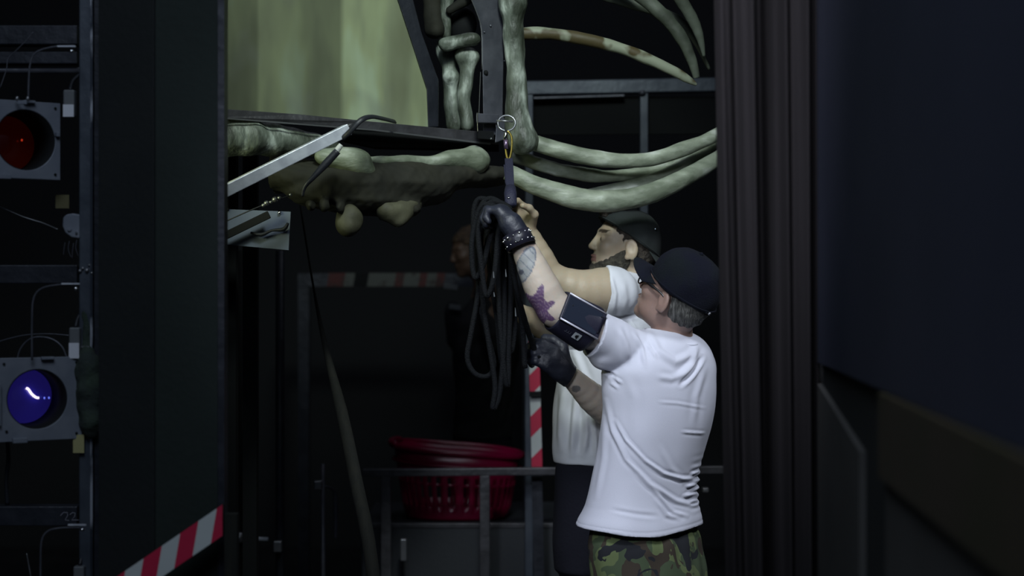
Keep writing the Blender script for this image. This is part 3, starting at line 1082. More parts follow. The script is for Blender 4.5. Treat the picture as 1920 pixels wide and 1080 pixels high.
vs, fs = [], []
for (tt, ss) in prof:
    for i in range(nu):
        vs.append(bpt(2 * math.pi * i / nu, tt, ss))
for r in range(len(prof) - 1):
    for i in range(nu):
        if r in (2, 4) and i % 4 in (0, 1):
            continue
        i2 = (i + 1) % nu
        fs.append((r * nu + i, r * nu + i2, (r + 1) * nu + i2, (r + 1) * nu + i))
fs.append(tuple(range(nu))[::-1])
o = raw('basket_body', vs, fs, M['basket'], bk, True)
s = o.modifiers.new('solid', 'SOLIDIFY')
s.thickness = .004
MB().tube([bpt(2 * math.pi * i / 64, 1.0, 1.02) for i in range(64)], .013, 10, closed=True).build('rim', M['basket'], bk, smooth=True)
MB().tube([bpt(2 * math.pi * i / 64, .80, .99) for i in range(64)], .007, 8, closed=True).build('rim_bead', M['basket'], bk, smooth=True)
MB().tube([bpt(a, 1.0, 1.02) + Vector((0, 0, .006)) for a in (math.pi - .5, math.pi - .2, math.pi + .2, math.pi + .5)], .016, 8, res=4).build('handle', M['basket'], bk, smooth=True)

# hazard post at the rail
hp = thing('hazard_post', 'upright post with bright red and white hazard stripes left of the men', 'post', (P(1004, 0, 6.78).x, 6.78, 0))
pz0, pz1 = P(0, 876, 6.76).z, P(0, 640, 6.76).z
xa, xb = P(1007, 876, 6.76).x, P(1001, 640, 6.76).x
MB().bar(Vector((xa + .02, 6.80, 0)), Vector((xb, 6.80, pz1)), .044, .03, up=(0, 1, 0)).build('core', M['steel_dark'], hp)
H = pz1 - pz0
cellz = .088
w2 = .0225
for i in range(7):
    z0 = pz0 - .03 + i * cellz
    q = []
    for sx, zz in ((-1, z0 - .022), (1, z0 + .022), (1, z0 + cellz + .022), (-1, z0 + cellz - .022)):
        zz = max(pz0, min(pz1, zz))
        tt = (zz - pz0) / H
        q.append(Vector((xa + (xb - xa) * tt + sx * w2, 6.78, zz)))
    q2 = [v + Vector((0, -.004, 0)) for v in q]
    MB().add(q + q2, [(3, 2, 1, 0), (4, 5, 6, 7), (0, 1, 5, 4), (1, 2, 6, 5), (2, 3, 7, 6), (3, 0, 4, 7)]).build(
        'red_stripe' if i % 2 == 0 else 'white_stripe', M['tape_red' if i % 2 == 0 else 'tape_white'], hp)
MB().bar(P(993, 739, 6.74), P(1014, 738, 6.74), .006, .022).build('dark_band', M['lamp_black'], hp)

# hazard beam
hb_ = thing('hazard_beam', 'horizontal beam with scuffed red and white stripes in the dark behind the men', 'beam', P(725, 523, 8.7))
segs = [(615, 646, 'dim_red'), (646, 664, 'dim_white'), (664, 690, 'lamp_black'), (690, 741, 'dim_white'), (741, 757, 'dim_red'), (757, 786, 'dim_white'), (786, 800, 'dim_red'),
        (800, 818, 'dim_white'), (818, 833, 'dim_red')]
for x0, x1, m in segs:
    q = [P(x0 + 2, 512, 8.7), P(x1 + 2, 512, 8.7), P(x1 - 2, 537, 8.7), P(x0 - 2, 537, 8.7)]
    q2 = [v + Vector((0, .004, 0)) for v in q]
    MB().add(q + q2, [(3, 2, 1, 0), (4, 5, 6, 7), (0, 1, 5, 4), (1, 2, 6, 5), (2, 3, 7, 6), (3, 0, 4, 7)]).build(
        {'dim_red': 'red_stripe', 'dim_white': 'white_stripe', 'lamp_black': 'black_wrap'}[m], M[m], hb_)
MB().bar(P(560, 525, 8.735), P(1000, 525, 8.735), .06, .07).build('beam', M['steel_dark'], hb_)
for x in (570, 990):
    p = P(x, 525, 8.735)
    MB().bar(Vector((p.x, 8.74, 0)), Vector((p.x, 8.74, p.z - .03)), .06, .05, up=(0, 1, 0)).build('support', M['steel_dark'], hb_)

# tall steel gate frame, right
gf = thing('steel_gate_frame', 'tall blue-grey steel frame with a dark infill behind the curved ribs', 'frame', (P(1160, 0, 6.86).x, 6.86, 0))
MB().bar(P(985, 166, 6.86), P(1420, 158, 6.86), .05, .060).build('top_rail', M['steel_blue'], gf, bevel=.005)
MB().bar(P(1000, 185, 6.85), P(1170, 180, 6.85), .05, .010).build('rail_lip', M['steel_grey'], gf, bevel=.002)
for x in (992, 1207, 1418):
    p = P(x, 166, 6.86)
    MB().bar(Vector((p.x, 6.86, 0)), Vector((p.x, 6.86, p.z - .02)), .036, .04, up=(0, 1, 0)).build('upright', M['steel_blue'], gf, bevel=.004)
MB().ball(P(1204, 174, 6.83), (.016, .016, .012), 12).build('weld_knob', M['steel_grey'], gf, smooth=True)
MB().bar(P(995, 218, 6.90), P(1418, 216, 6.90), .02, .16).build('infill_panel', M['lamp_black'], gf)
MB().bar(P(995, 560, 6.89), P(1418, 560, 6.89), .03, .04).build('mid_rail', M['steel_dark'], gf)

# ================================================================== THE SKELETON SET PIECE
sp = thing('skeleton_set_piece', 'steel-framed scenery piece carrying painted canvas and large greenish bones', 'set piece', (P(700, 540, 5.0).x, 5.0, 0))
AY, BY_ = 4.72, 5.28           # depth at its left and right end


def SY(px):
    return AY + (BY_ - AY) * (px - 410) / (930 - 410)


def S(px, py, dy=0.0):
    return P(px, py, SY(px) + dy)


def slab(pts, th, dy=0):
    """a plate with the outline pts standing in the plane of the frame"""
    v1 = [S(x, y, dy) for x, y in pts]
    v2 = [v + Vector((0, th, 0)) for v in v1]
    n = len(pts)
    m_ = MB()
    m_.add(v1 + v2, [tuple(range(n)), tuple(range(n, 2 * n))[::-1]] + [(i, n + i, n + (i + 1) % n, (i + 1) % n) for i in range(n)])
    return m_


o = slab([(414, 207), (803, 238), (801, 165), (770, 72), (738, -25), (700, -150), (420, -150)], .008, .03).build('painted_canvas', M['canvas'], sp,
                                                                                    origin=A(S(414, 207, .03)))
tag(o, 'canvas painted in mottled olive green')
slab([(803, 238), (822, 238), (822, 150), (790, 60), (768, -25), (732, -162), (700, -162), (738, -25), (770, 72), (800, 165)], .03, .02).build('canvas_edge_frame', M['steel_dark'], sp, bevel=.002)
MB().bar(S(412, 212, .02), S(420, -160, .02), .03, .024, up=(0, 1, 0)).build('frame_upright', M['steel_dark'], sp, bevel=.002)
MB().bar(S(405, 212, 0.0), S(409, -25, 0.0), .006, .01, up=(0, 1, 0)).build('frame_edge', M['steel_blue'], sp)
MB().bar(S(414, -156, .03), S(870, -150, .03), .03, .03).build('top_rail', M['steel_dark'], sp, bevel=.002)
# angle-iron bottom rail : upright face, thin lit lip
slab([(404, 203), (560, 214), (700, 228), (935, 250), (935, 270), (700, 243), (560, 231), (404, 221)], .035, -.02).build('bottom_rail', M['steel_rail'], sp, bevel=.002)
slab([(404, 219), (700, 242), (920, 268), (920, 271.5), (700, 245), (404, 221.5)], .003, -.03).build('rail_lip', M['dull_metal'], sp)
slab([(640, 239), (700, 244), (935, 270), (935, 280), (700, 275), (640, 262)], .10, .06).build('under_plate', M['lamp_black'], sp)
# upright steel plate with curved left edge
slab([(850, -160), (872, -25), (884, 0), (898, 38), (904, 70), (906, 215), (906, 252), (942, 254), (944, 100), (944, -160)], .02, -.06).build('upright_plate', M['steel_grey'], sp, bevel=.002)
MB().tube([S(872, -25, -.062), S(885, 2, -.062), S(899, 38, -.062), S(903, 60, -.062), S(904, 130, -.062)], .0016, 6, res=5).build('plate_highlight', M['dull_metal'], sp, smooth=True)  # bright wire drawn as the highlight along the plate's left edge
MB().tube([S(901, 135, -.062), S(898, 214, -.062)], .0012, 6).build('plate_highlight', M['dull_metal'], sp)
for x, y, r in ((911, 136, .008), (920, 48, .004), (946, 40, .004), (908, 60, .003), (946, 114, .003), (942, 16, .003)):
    MB().ball(S(x, y, -.064), (r, r * .4, r), 10).build('rivet', M['lamp_black'] if r > .006 else M['steel_grey'], sp, smooth=True)
# socket block at the foot of the plate
slab([(893, 212), (935, 214), (936, 231), (893, 230)], .03, -.10).build('socket_block', M['steel_grey'], sp, bevel=.003)
slab([(894, 244), (926, 247), (926, 262), (894, 259)], .02, -.075).build('socket_slot', M['lamp_black'], sp)
MB().tube([S(895, 211, -.105), S(896, 246, -.105)], .0016, 6).build('hinge_pin', M['chrome'], sp)
MB().ball(S(921, 260, -.10), .0035, 8).build('rivet', M['dull_metal'], sp, smooth=True)
slab([(926, 216), (945, 220), (952, 240), (945, 262), (928, 268), (930, 240)], .02, -.09).build('lifting_lug', M['steel_grey'], sp, bevel=.003)


def bone(name, pts, rs, m, k=.02, h=.005, extra=None, amp=.003, nf=9, label=None, cuts=None, parent=sp, seed=1):
    q = np.array([A(p) for p in pts])
    lo, hi = q.min(0) - max(rs) - .05, q.max(0) + max(rs) + .05
    if extra:
        for c, r in extra:
            lo = np.minimum(lo, A(c) - max(r) - .03)
            hi = np.maximum(hi, A(c) + max(r) + .03)
    fd = Field(lo, hi, h)
    fd.chain(pts, rs, k, res=6)
    for c, r in (extra or []):
        fd.ell(c, r, k=.03)
    for c, r in (cuts or []):
        fd.ell(c, r, k=.012, op='sub')
    o = fd.build(name, M[m], parent, disp=lambda v, n: amp * noise(v, nf, seed=seed))
    if label:
        o['label'] = label
    return o


# tall leg bone right of the plate
bone('leg_bone', [P(958, -230, 5.24), P(960, -150, 5.22), P(962, -40, 5.2), P(961, 40, 5.2), P(966, 120, 5.2), P(968, 190, 5.2), P(972, 235, 5.2), P(982, 262, 5.2)],
     [.050, .040, .040, .036, .032, .036, .046, .042], 'bone', extra=[(P(963, 5, 5.2), (.045, .04, .05)), (P(980, 262, 5.2), (.040, .045, .035))], label='tall pale green leg bone')
# cluster of vertical bones behind the plate
bone('shin_bone', [P(838, 85, 5.28), P(842, 130, 5.28), P(846, 180, 5.28), P(852, 232, 5.28)], [.030, .024, .026, .030], 'bone', extra=[(P(842, 95, 5.28), (.034, .03, .035)), (P(846, 145, 5.26), (.028, .03, .018))], seed=2)
bone('shin_bone', [P(876, 108, 5.25), P(874, 150, 5.25), P(870, 190, 5.25), P(876, 236, 5.25)], [.024, .022, .019, .024], 'bone', extra=[(P(876, 106, 5.24), (.040, .03, .026))], seed=3)
bone('knee_bone', [P(832, 82, 5.2), P(858, 78, 5.2), P(890, 74, 5.2)], [.022, .020, .022], 'bone', seed=4)
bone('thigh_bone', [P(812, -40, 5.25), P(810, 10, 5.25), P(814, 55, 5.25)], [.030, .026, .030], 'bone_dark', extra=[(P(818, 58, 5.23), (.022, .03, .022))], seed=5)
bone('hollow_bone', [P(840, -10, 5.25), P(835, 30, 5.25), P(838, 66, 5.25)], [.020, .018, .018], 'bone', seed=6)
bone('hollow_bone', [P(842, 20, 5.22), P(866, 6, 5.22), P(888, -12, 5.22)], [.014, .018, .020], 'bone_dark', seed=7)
MB().ball(P(866, 45, 5.30), (.050, .03, .060), 20).build('hollow_shade', M['lamp_black'], sp, smooth=True)  # black ball in place of the shade inside the hollow
MB().tube([P(816, 150, 5.19), P(818, 190, 5.19), P(813, 225, 5.19)], [.003, .004, .006], 8, res=5).build('paint_ridge', M['bone_pale'], sp, smooth=True)

# underside: long horizontal bone at left
bone('arm_bone', [S(380, 258, .045), S(450, 257, .045), S(530, 264, .045), S(590, 272, .045), S(625, 280, .045)], [.052, .053, .046, .036, .022], 'bone', h=.006,
     extra=[(S(440, 257, .045), (.09, .05, .055))], seed=8, label='thick mottled bone lying under the rail')
# femur with rounded end
bone('thigh_bone', [S(690, 299, .0), S(745, 303, -.0), S(800, 303, -.01), S(850, 299, -.02), S(893, 300, -.02)], [.012, .018, .022, .030, .040], 'bone_pale', h=.005,
     extra=[(S(893, 298, -.02), (.032, .035, .040))], seed=9, label='pale thigh bone with rounded end under the rail')
bone('heel_bone', [S(600, 292, -.0), S(640, 300, -.01), S(680, 318, -.02), S(702, 334, -.02)], [.020, .036, .034, .012], 'bone_pale', h=.005,
     extra=[(S(655, 300, .0), (.07, .05, .035))], seed=10, label='pale wedge-shaped bone under the rail')
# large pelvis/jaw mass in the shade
lo = S(540, 450, -.20)
hi = S(960, 260, .35)
fd = Field((lo.x - .1, 4.65, lo.z - .02), (hi.x + .1, 5.6, hi.z + .05), .007)
for (x, y, dy, r) in ((470, 318, .26, (.16, .10, .07)), (560, 328, .14, (.15, .12, .055)), (650, 345, .08, (.15, .13, .085)), (740, 340, .08, (.15, .13, .085)),
                      (820, 328, .08, (.14, .12, .055)), (900, 330, .08, (.12, .10, .035)), (600, 360, .06, (.10, .08, .05)), (690, 378, .05, (.10, .09, .040)),
                      (790, 360, .05, (.10, .09, .045))):
    fd.ell(S(x, y, dy), r, k=.05)
for (x, y, r) in ((582, 384, .016), (609, 386, .019), (638, 390, .021)):
    fd.ell(S(x, y, -.03), (r, .035, r * 1.25), k=.008)
fd.ell(S(748, 392, .02), (.075, .06, .038), k=.02)
fd.chain([S(716, 380, -.0), S(716, 405, -.0)], [.022, .018], .012)
fd.chain([S(650, 385, .0), S(646, 403, .0)], [.02, .018], .01)
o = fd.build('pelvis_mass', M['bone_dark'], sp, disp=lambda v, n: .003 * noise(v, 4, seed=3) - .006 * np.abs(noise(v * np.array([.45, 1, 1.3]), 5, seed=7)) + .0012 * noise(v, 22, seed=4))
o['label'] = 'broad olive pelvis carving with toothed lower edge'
bone('knuckle', [S(655, 408, -.01), S(653, 420, -.01)], [.042, .040], 'bone_knob', h=.004, amp=.003, seed=11)
bone('knuckle', [S(722, 392, -.03), S(742, 398, -.02), S(775, 384, -.0)], [.030, .042, .028], 'bone_knob', h=.004, amp=.003, seed=12)

# ribs on the right
RIBS = [
    # lower, sweeping out to the right
    ([(985, 262, 5.22), (1050, 282, 5.22), (1130, 299, 5.23), (1210, 300, 5.25), (1280, 280, 5.28), (1345, 252, 5.32), (1420, 200, 5.38)],
     [.027, .026, .026, .024, .024, .022, .018], 'bone_pale'),
    ([(960, 290, 5.30), (1020, 311, 5.30), (1080, 325, 5.31), (1150, 330, 5.33), (1230, 318, 5.36), (1300, 290, 5.40), (1400, 230, 5.45)],
     [.024, .024, .024, .020, .020, .018, .016], 'bone_pale'),
    ([(950, 322, 5.20), (1000, 345, 5.20), (1060, 366, 5.20), (1130, 378, 5.21), (1210, 366, 5.24), (1280, 335, 5.28), (1345, 298, 5.34), (1430, 240, 5.4)],
     [.026, .030, .034, .036, .034, .030, .026, .02], 'bone_pale'),
    ([(1100, 366, 5.34), (1180, 352, 5.34), (1250, 325, 5.36), (1330, 275, 5.4), (1400, 235, 5.45)], [.022, .026, .026, .022, .018], 'bone_pale'),
    # upper, curving over
    ([(960, 64, 5.25), (1030, 64, 5.25), (1100, 74, 5.26), (1170, 93, 5.28), (1240, 122, 5.30), (1285, 146, 5.32), (1306, 159, 5.33)],
     [.021, .020, .020, .019, .019, .014, .003], 'bone_rib'),
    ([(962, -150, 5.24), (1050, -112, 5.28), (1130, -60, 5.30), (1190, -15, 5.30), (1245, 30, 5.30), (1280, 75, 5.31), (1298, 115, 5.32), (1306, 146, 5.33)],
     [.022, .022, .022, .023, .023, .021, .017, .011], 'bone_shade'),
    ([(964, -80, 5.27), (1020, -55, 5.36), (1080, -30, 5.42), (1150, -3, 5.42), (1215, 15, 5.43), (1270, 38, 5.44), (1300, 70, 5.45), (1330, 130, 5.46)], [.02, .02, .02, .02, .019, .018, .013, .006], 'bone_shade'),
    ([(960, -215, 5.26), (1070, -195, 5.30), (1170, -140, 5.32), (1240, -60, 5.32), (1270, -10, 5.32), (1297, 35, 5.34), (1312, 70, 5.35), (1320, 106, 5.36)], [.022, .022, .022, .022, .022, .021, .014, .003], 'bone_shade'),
]
for i, (pp, rs, m) in enumerate(RIBS):
    pts = [P(*q) for q in pp]
    pts, rs = spline(pts, rs, 10)
    mb = MB().tube(pts, rs, 16, flat=.8)
    v = np.array([tuple(x) for x in mb.v])
    c = v.mean(0)
    dn = noise(v, 6, seed=i) * .0012 + noise(v, 16, seed=i + 3) * .0006
    ctr = np.repeat(np.array([tuple(p) for p in pts]), 16, axis=0)
    nn = v - ctr
    nn /= np.maximum(np.linalg.norm(nn, axis=1), 1e-6)[:, None]
    mb.v = [tuple(x) for x in v + nn * dn[:, None]]
    mb.build('rib', M[m], sp, smooth=True)
# wagon base and rear legs, to carry it
for x, dd_ in ((430, .45), (470, 1.0)):
    p = S(x, 262, dd_)
    MB().bar(Vector((p.x, p.y, 0)), Vector((p.x, p.y, p.z)), .05, .05, up=(0, 1, 0)).build('leg_tube', M['lamp_black'], sp)
for x in (430, 470):
    a, b = S(x, 250, .0), S(x, 250, 1.0)
    b.z = a.z = a.z - .02
    MB().bar(a, b, .04, .04).build('outrigger', M['lamp_black'], sp)

# small sheet with bolts under the left end, seen past the flat
pn = thing('metal_sheet', 'small blue-grey metal sheet under the left end of the set piece', 'metal sheet', P(475, 430, 4.95))
q = [(396, 391), (545, 397), (541, 469), (396, 456)]
v1 = [P(x, y, 4.95) for x, y in q]
v2 = [v + Vector((0, .006, 0)) for v in v1]
MB().add(v1 + v2, [(3, 2, 1, 0), (4, 5, 6, 7), (0, 1, 5, 4), (1, 2, 6, 5), (2, 3, 7, 6), (3, 0, 4, 7)]).build('sheet', M['panel'], pn)
MB().ball(P(427, 393, 4.945), (.005, .003, .005), 8).build('bolt', M['lamp_black'], pn, smooth=True)
MB().ball(P(524, 399, 4.945), (.006, .006, .006), 10).build('bolt', M['chrome'], pn, smooth=True)
MB().bar(P(396, 455, 4.90), P(505, 402, 4.90), .008, .024).build('brace', M['lamp_black'], pn, bevel=.002)
MB().tube([P(470, 436, 4.93), P(490, 440, 4.93), P(510, 432, 4.93), P(532, 430, 4.93), P(540, 418, 4.93)], [.003, .006, .004, .007, .004], 8, res=3).build('cable_tail', M['black_rubber'], pn, smooth=True)
MB().bar(P(400, 425, 4.97), P(400, 560, 4.97), .03, .03, up=(0, 1, 0)).build('hanger', M['steel_dark'], pn)
# wire with turnbuckle
tb_ = thing('turnbuckle_wire', 'thin wire with small turnbuckle running up to the bone carvings', 'wire', P(480, 395, 4.8))
MB().tube([P(380, 436, 4.8), P(430, 412, 4.8), P(485, 388, 4.8), P(548, 365, 4.82)], .0022, 6, res=4).build('wire', M['black_rubber'], tb_, smooth=True)
for x, y, r in ((494, 385, .006), (500, 381, .008), (508, 379, .005), (516, 374, .009), (524, 371, .006), (545, 365, .005)):
    MB().ball(P(x, y, 4.795), (r * 1.2, r, r), 8).build('fitting', M['dull_metal'], tb_, smooth=True)

# bright square tube strut tied under the rail
bt = thing('aluminium_strut', 'bright square aluminium strut slanting up to the canvas rail', 'strut', P(530, 300, 4.62))
a, b = P(330, 404, 4.50), P(652, 243, 4.76)
MB().bar(a, b, .034, .034).build('tube', M['bright_steel'], bt, bevel=.002)
MB().bar(b - (b - a).normalized() * .012, b + (b - a).normalized() * .016, .022, .025).build('end_plug', M['steel_rail'], bt, bevel=.002)
MB().tube([P(640, 262, 4.74), P(655, 248, 4.72), P(676, 226, 4.72), P(695, 219, 4.76), P(716, 222, 4.85), P(740, 228, 5.0)], .0085, 8, res=6, flat=.5).build('tie_strap', M['black_rubber'], bt, smooth=True)
# black cable with taped white end
bc_ = thing('taped_cable', 'short black cable with white taped end hanging under the rail', 'cable', P(605, 320, 4.72))
MB().tube([P(633, 283, 4.70), P(612, 306, 4.70), P(588, 332, 4.70), P(572, 350, 4.71), P(567, 368, 4.72)], [.011, .012, .008, .006, .004], 10, res=5).build('cable', M['black_rubber'], bc_, smooth=True)
MB().tube([P(640, 271, 4.70), P(634, 279, 4.70), P(628, 288, 4.70)], [.007, .0085, .009], 10, res=3).build('taped_end', M['white_tape'], bc_, smooth=True)

# ring, carabiner, strap
rg = thing('steel_ring', 'round steel ring through the lug of the set piece', 'ring', P(950, 231, 5.08))
c = P(950, 231, 5.08)
ax_, az_ = Vector((.95, -.15, -.1)), Vector((.1, .1, .85))
MB().tube([c + ax_ * .029 * math.cos(t_) + az_ * .029 * math.sin(t_) for t_ in np.linspace(0, 2 * math.pi, 32, endpoint=False)], .0032, 8, closed=True).build('ring', M['dull_metal'], rg, smooth=True)
MB().tube([P(931, 226, 5.06), P(962, 228, 5.06)], .003, 8).build('crossbar', M['dull_metal'], rg, smooth=True)
cb = thing('carabiner', 'screw-gate carabiner with violet sleeve hanging from the steel ring', 'carabiner', P(952, 275, 5.07))
loop = [(948, 248), (953, 247), (959, 256), (960, 270), (958, 288), (954, 300), (950, 292), (948, 276), (946, 260)]
MB().tube([P(x, y, 5.07) for x, y in loop], .0034, 8, closed=True, res=4).build('hook', M['brass'], cb, smooth=True)
MB().tube([P(948, 262, 5.068), P(949.5, 279, 5.068)], .0072, 12).build('gate_sleeve', M['violet_metal'], cb, smooth=True)
MB().tube([P(949, 244, 5.065), P(948, 254, 5.065), P(947.5, 261, 5.065)], [.0045, .005, .0065], 10).build('swivel', M['chrome'], cb, smooth=True)
sw = thing('lifting_strap', 'navy webbing strap hanging from the carabiner to the gloved hand', 'strap', P(957, 330, 5.05))
MB().bar(P(954, 298, 5.06), P(957, 362, 4.93), .008, .026, up=(1, 0, 0)).build('webbing', M['webbing'], sw, bevel=.002)
MB().bar(P(948, 310, 5.045), P(951, 345, 4.97), .006, .012, up=(1, 0, 0)).build('webbing', M['webbing'], sw)
MB().tube([P(957, 350, 4.95), P(957, 362, 4.93), P(958, 385, 4.88)], [.016, .020, .018], 12, flat=.7).build('knot', M['webbing'], sw, smooth=True)
MB().ball(P(954, 371, 4.885), (.005, .003, .0022), 8).build('rivet', M['chrome'], sw, smooth=True)


# ================================================================== PEOPLE
def head(fd, c, fwd, up, scale=1.0, k=.012, ears=True):
    f, l, u = frame(fwd, up)
    R = np.array([A(f), A(l), A(u)])
    C = A(c)

    def Wd(a, b, d):
        return C + scale * (a * R[0] + b * R[1] + d * R[2])

    def E(p, r, k=.012, op='add', rr=None):
        fd.ell(Wd(*p), [q * scale for q in r], R if rr is None else rr, k, op)
    E((-.018, 0, .042), (.098, .077, .086), 0.0)
    E((.030, 0, -.012), (.064, .062, .095), .03)
    E((.030, 0, -.066), (.056, .052, .040), .03)
    E((.074, 0, -.094), (.022, .024, .020), .02)
    for s_ in (-1, 1):
        E((.060, s_ * .042, -.012), (.026, .022, .022), .02)
        fd.cap(Wd(.084, s_ * .012, .034), Wd(.070, s_ * .048, .034), .011 * scale, .009 * scale, .012)
        E((.100, s_ * .033, .010), (.020, .017, .013), .012, 'sub')
        E((.078, s_ * .032, .010), (.0125, .0135, .0125), .003)
    fd.cap(Wd(.088, 0, .026), Wd(.106, 0, -.016), .008 * scale, .0105 * scale, .010)
    E((.106, 0, -.021), (.012, .012, .009), .006)
    for s_ in (-1, 1):
        E((.100, s_ * .012, -.024), (.010, .007, .007), .006)
    E((.090, 0, -.050), (.014, .024, .0065), .006)
    E((.087, 0, -.063), (.014, .021, .0075), .006)
    E((.104, 0, -.0565), (.008, .022, .0015), .003, 'sub')
    if ears:
        for s_ in (-1, 1):
            a = math.radians(20) * s_
            # ear: flattened shell leaning back
            e1 = R[0] * math.cos(.25) - R[2] * math.sin(.25)
            e3 = R[0] * math.sin(.25) + R[2] * math.cos(.25)
            e2 = R[1] * math.cos(.35) - s_ * R[0] * math.sin(.35) * -1
            e2 = e2 / np.linalg.norm(e2)
            e1 = np.cross(e2, e3)
            e1 /= np.linalg.norm(e1)
            e3 = np.cross(e1, e2)
            rr = np.array([e1, e2, e3])
            E((-.012, s_ * .085, -.006), (.022, .0085, .035), .008, 'add', rr)
            E((-.007, s_ * .094, .002), (.011, .006, .019), .004, 'sub', rr)
            E((-.003, s_ * .079, -.034), (.009, .007, .010), .006, 'add', rr)
    return Wd, R


def hand(fd, wrist, d, n, curl=(.9, 1.0, .9), size=1.0, fat=1.0, side=1, k=.008, splay=.12):
    """d: along the hand, n: palm normal (fingers curl to it), side: +1/-1 puts the thumb left or right"""
    d = Vector(d).normalized()
    n = Vector(n)
    n = (n - d * n.dot(d)).normalized()
    s = d.cross(n) * side
    R = np.array([A(d), A(s), A(n)])
    w = Vector(wrist)
    fd.ell(w + d * .045 * size, (.054 * size, .042 * size, .019 * size * fat), R, .02)
    fd.ell(w + d * .070 * size, (.030 * size, .043 * size, .017 * size * fat), R, .01)
    Ls = [(.030, .040), (.011, .045), (-.010, .042), (-.030, .033)]
    for i, (off, L) in enumerate(Ls):
        p = w + d * (.082 - .006 * abs(off) / .03) * size + s * off * size
        dr = (d + s * (off * splay * 10)).normalized()
        a = 0
        r = (.0105 - (.0015 if i == 3 else 0)) * size * fat
        for j in range(3):
            a = curl[j] * (1 + .06 * i)
            dr = (dr * math.cos(a) + n * math.sin(a)).normalized()
            nn = (n - dr * n.dot(dr))
            q = p + dr * L * size
            fd.cap(p, q, r, r * .92, .005 if j else .01)
            p = q
            # rotate the curl direction as the finger folds
            n2 = Vector(n)
            n_loc = (-d * math.sin(a) + n2 * math.cos(a))
            n_save = n
            L *= .68
            r *= .93
            d_, n = dr, (dr.cross(s).normalized() * (1 if dr.cross(s).dot(n_loc) > 0 else -1))
        n = Vector(R[2])
    # thumb leaves the side of the palm near its base
    p = w + d * .022 * size + s * .032 * size
    for dr, L, r in (((d * .55 + s * .75 + n * .25), .040, .0145), ((d * .75 + s * .25 + n * .65), .034, .0125), ((d * .55 - s * .1 + n * .9), .026, .011)):
        dr = dr.normalized()
        q = p + dr * L * size
        fd.cap(p, q, r * size * fat, r * size * fat * .92, .008)
        p = q


def tube_between(name, a, b, r, m, parent, **k):
    return MB().tube([a, b], r, 12).build(name, m, parent, smooth=True)


def shirt_disp(folds, amp_noise=.0015, Y=5.0, seed=0, ny=-.05):
    """folds: (polyline in view pixels at depth Y, height, width in metres)"""
    def fn(v, n):
        d = amp_noise * noise(v * np.array([1, 1, .6]), 5, seed=seed)
        p = np.stack([v[:, 0], v[:, 2]], 1)
        face = np.clip((-n[:, 1] - ny) * 3, 0, 1)
        for poly, h, w in folds:
            pp = [(A(P(x, y, Y))[0], A(P(x, y, Y))[2]) for x, y in poly]
            q, t = seg_dist(p, pp)
            taper = np.clip(np.minimum(t, 1 - t) * 5, 0, 1) * .8 + .2
            d = d + face * taper * (h * np.exp(-(q / w) ** 2) - .45 * h * np.exp(-((q - 1.9 * w) / w) ** 2))
        return d
    return fn


# ------------------------------------------------------------------ MAN IN FRONT (cap, glasses, camouflage trousers)
D1 = 5.0
m1 = thing('person', 'man in white T-shirt, dark cap and camouflage trousers, back to us, gloved arm raised', 'person', (P(1215, 0, D1).x, D1, 0))
yaw1 = math.atan2(.75, .65)           # direction of the shoulder axis
PR1 = math.sqrt(.65 ** 2 + (.60 * .75) ** 2)


def st1(rows, Y, pr, ratio, dy=None):
    out = []
    for i, (py, L, R) in enumerate(rows):
        z = P(0, py, Y).z
        xl, xr = P(L, 0, Y).x, P(R, 0, Y).x
        a = (xr - xl) / 2 / pr
        out.append((z, (xl + xr) / 2, Y + (dy[i] if dy else 0), a, a * ratio))
    return out


shL = P(1165, 650, 4.86)
elL = P(1040, 580, 4.76)
wrL = P(975, 445, 4.735)
shR = P(1300, 690, 5.12)
elR = P(1180, 805, 5.24)
wrR = P(1078, 714, 5.06)
hc1 = P(1263, 556, 4.98)
F1, U1 = Vector((-.72, .42, .48)), Vector((.36, -.26, .85))
# skin
fd = Field((-.02, 4.58, 1.18), (.66, 5.36, 1.86), .0038)
W1, R1 = head(fd, hc1, F1, U1, 1.03)
fd.chain([W1(-.045, 0, -.03), P(1262, 605, 5.0), P(1256, 650, 5.02)], [.058, .060, .075], .03)
fd.ell(P(1235, 695, 5.0), (.09, .09, .07), k=.05)
fd.chain([P(1215, 680, 4.99), P(1165, 655, 4.88)], [.045, .046], .02)
fd.chain([P(1165, 655, 4.88), P(1105, 618, 4.81), elL], [.050, .056, .050], .02, res=3)
fd.chain([elL, P(1019, 545, 4.75), P(998, 500, 4.745), wrL], [.048, .053, .045, .031], .02, res=3)
fd.cap(wrL, P(962, 425, 4.73), .031, .030, .01)
fd.chain([P(1260, 690, 5.03), P(1280, 705, 5.10), P(1240, 770, 5.20), elR], [.05, .05, .05, .046], .03, res=3)
fd.chain([elR, P(1140, 768, 5.16), P(1110, 745, 5.11), wrR], [.046, .054, .047, .033], .02, res=3)
fd.cap(wrR, P(1058, 695, 5.03), .033, .030, .01)

skin_base = np.array((.50, .40, .30))


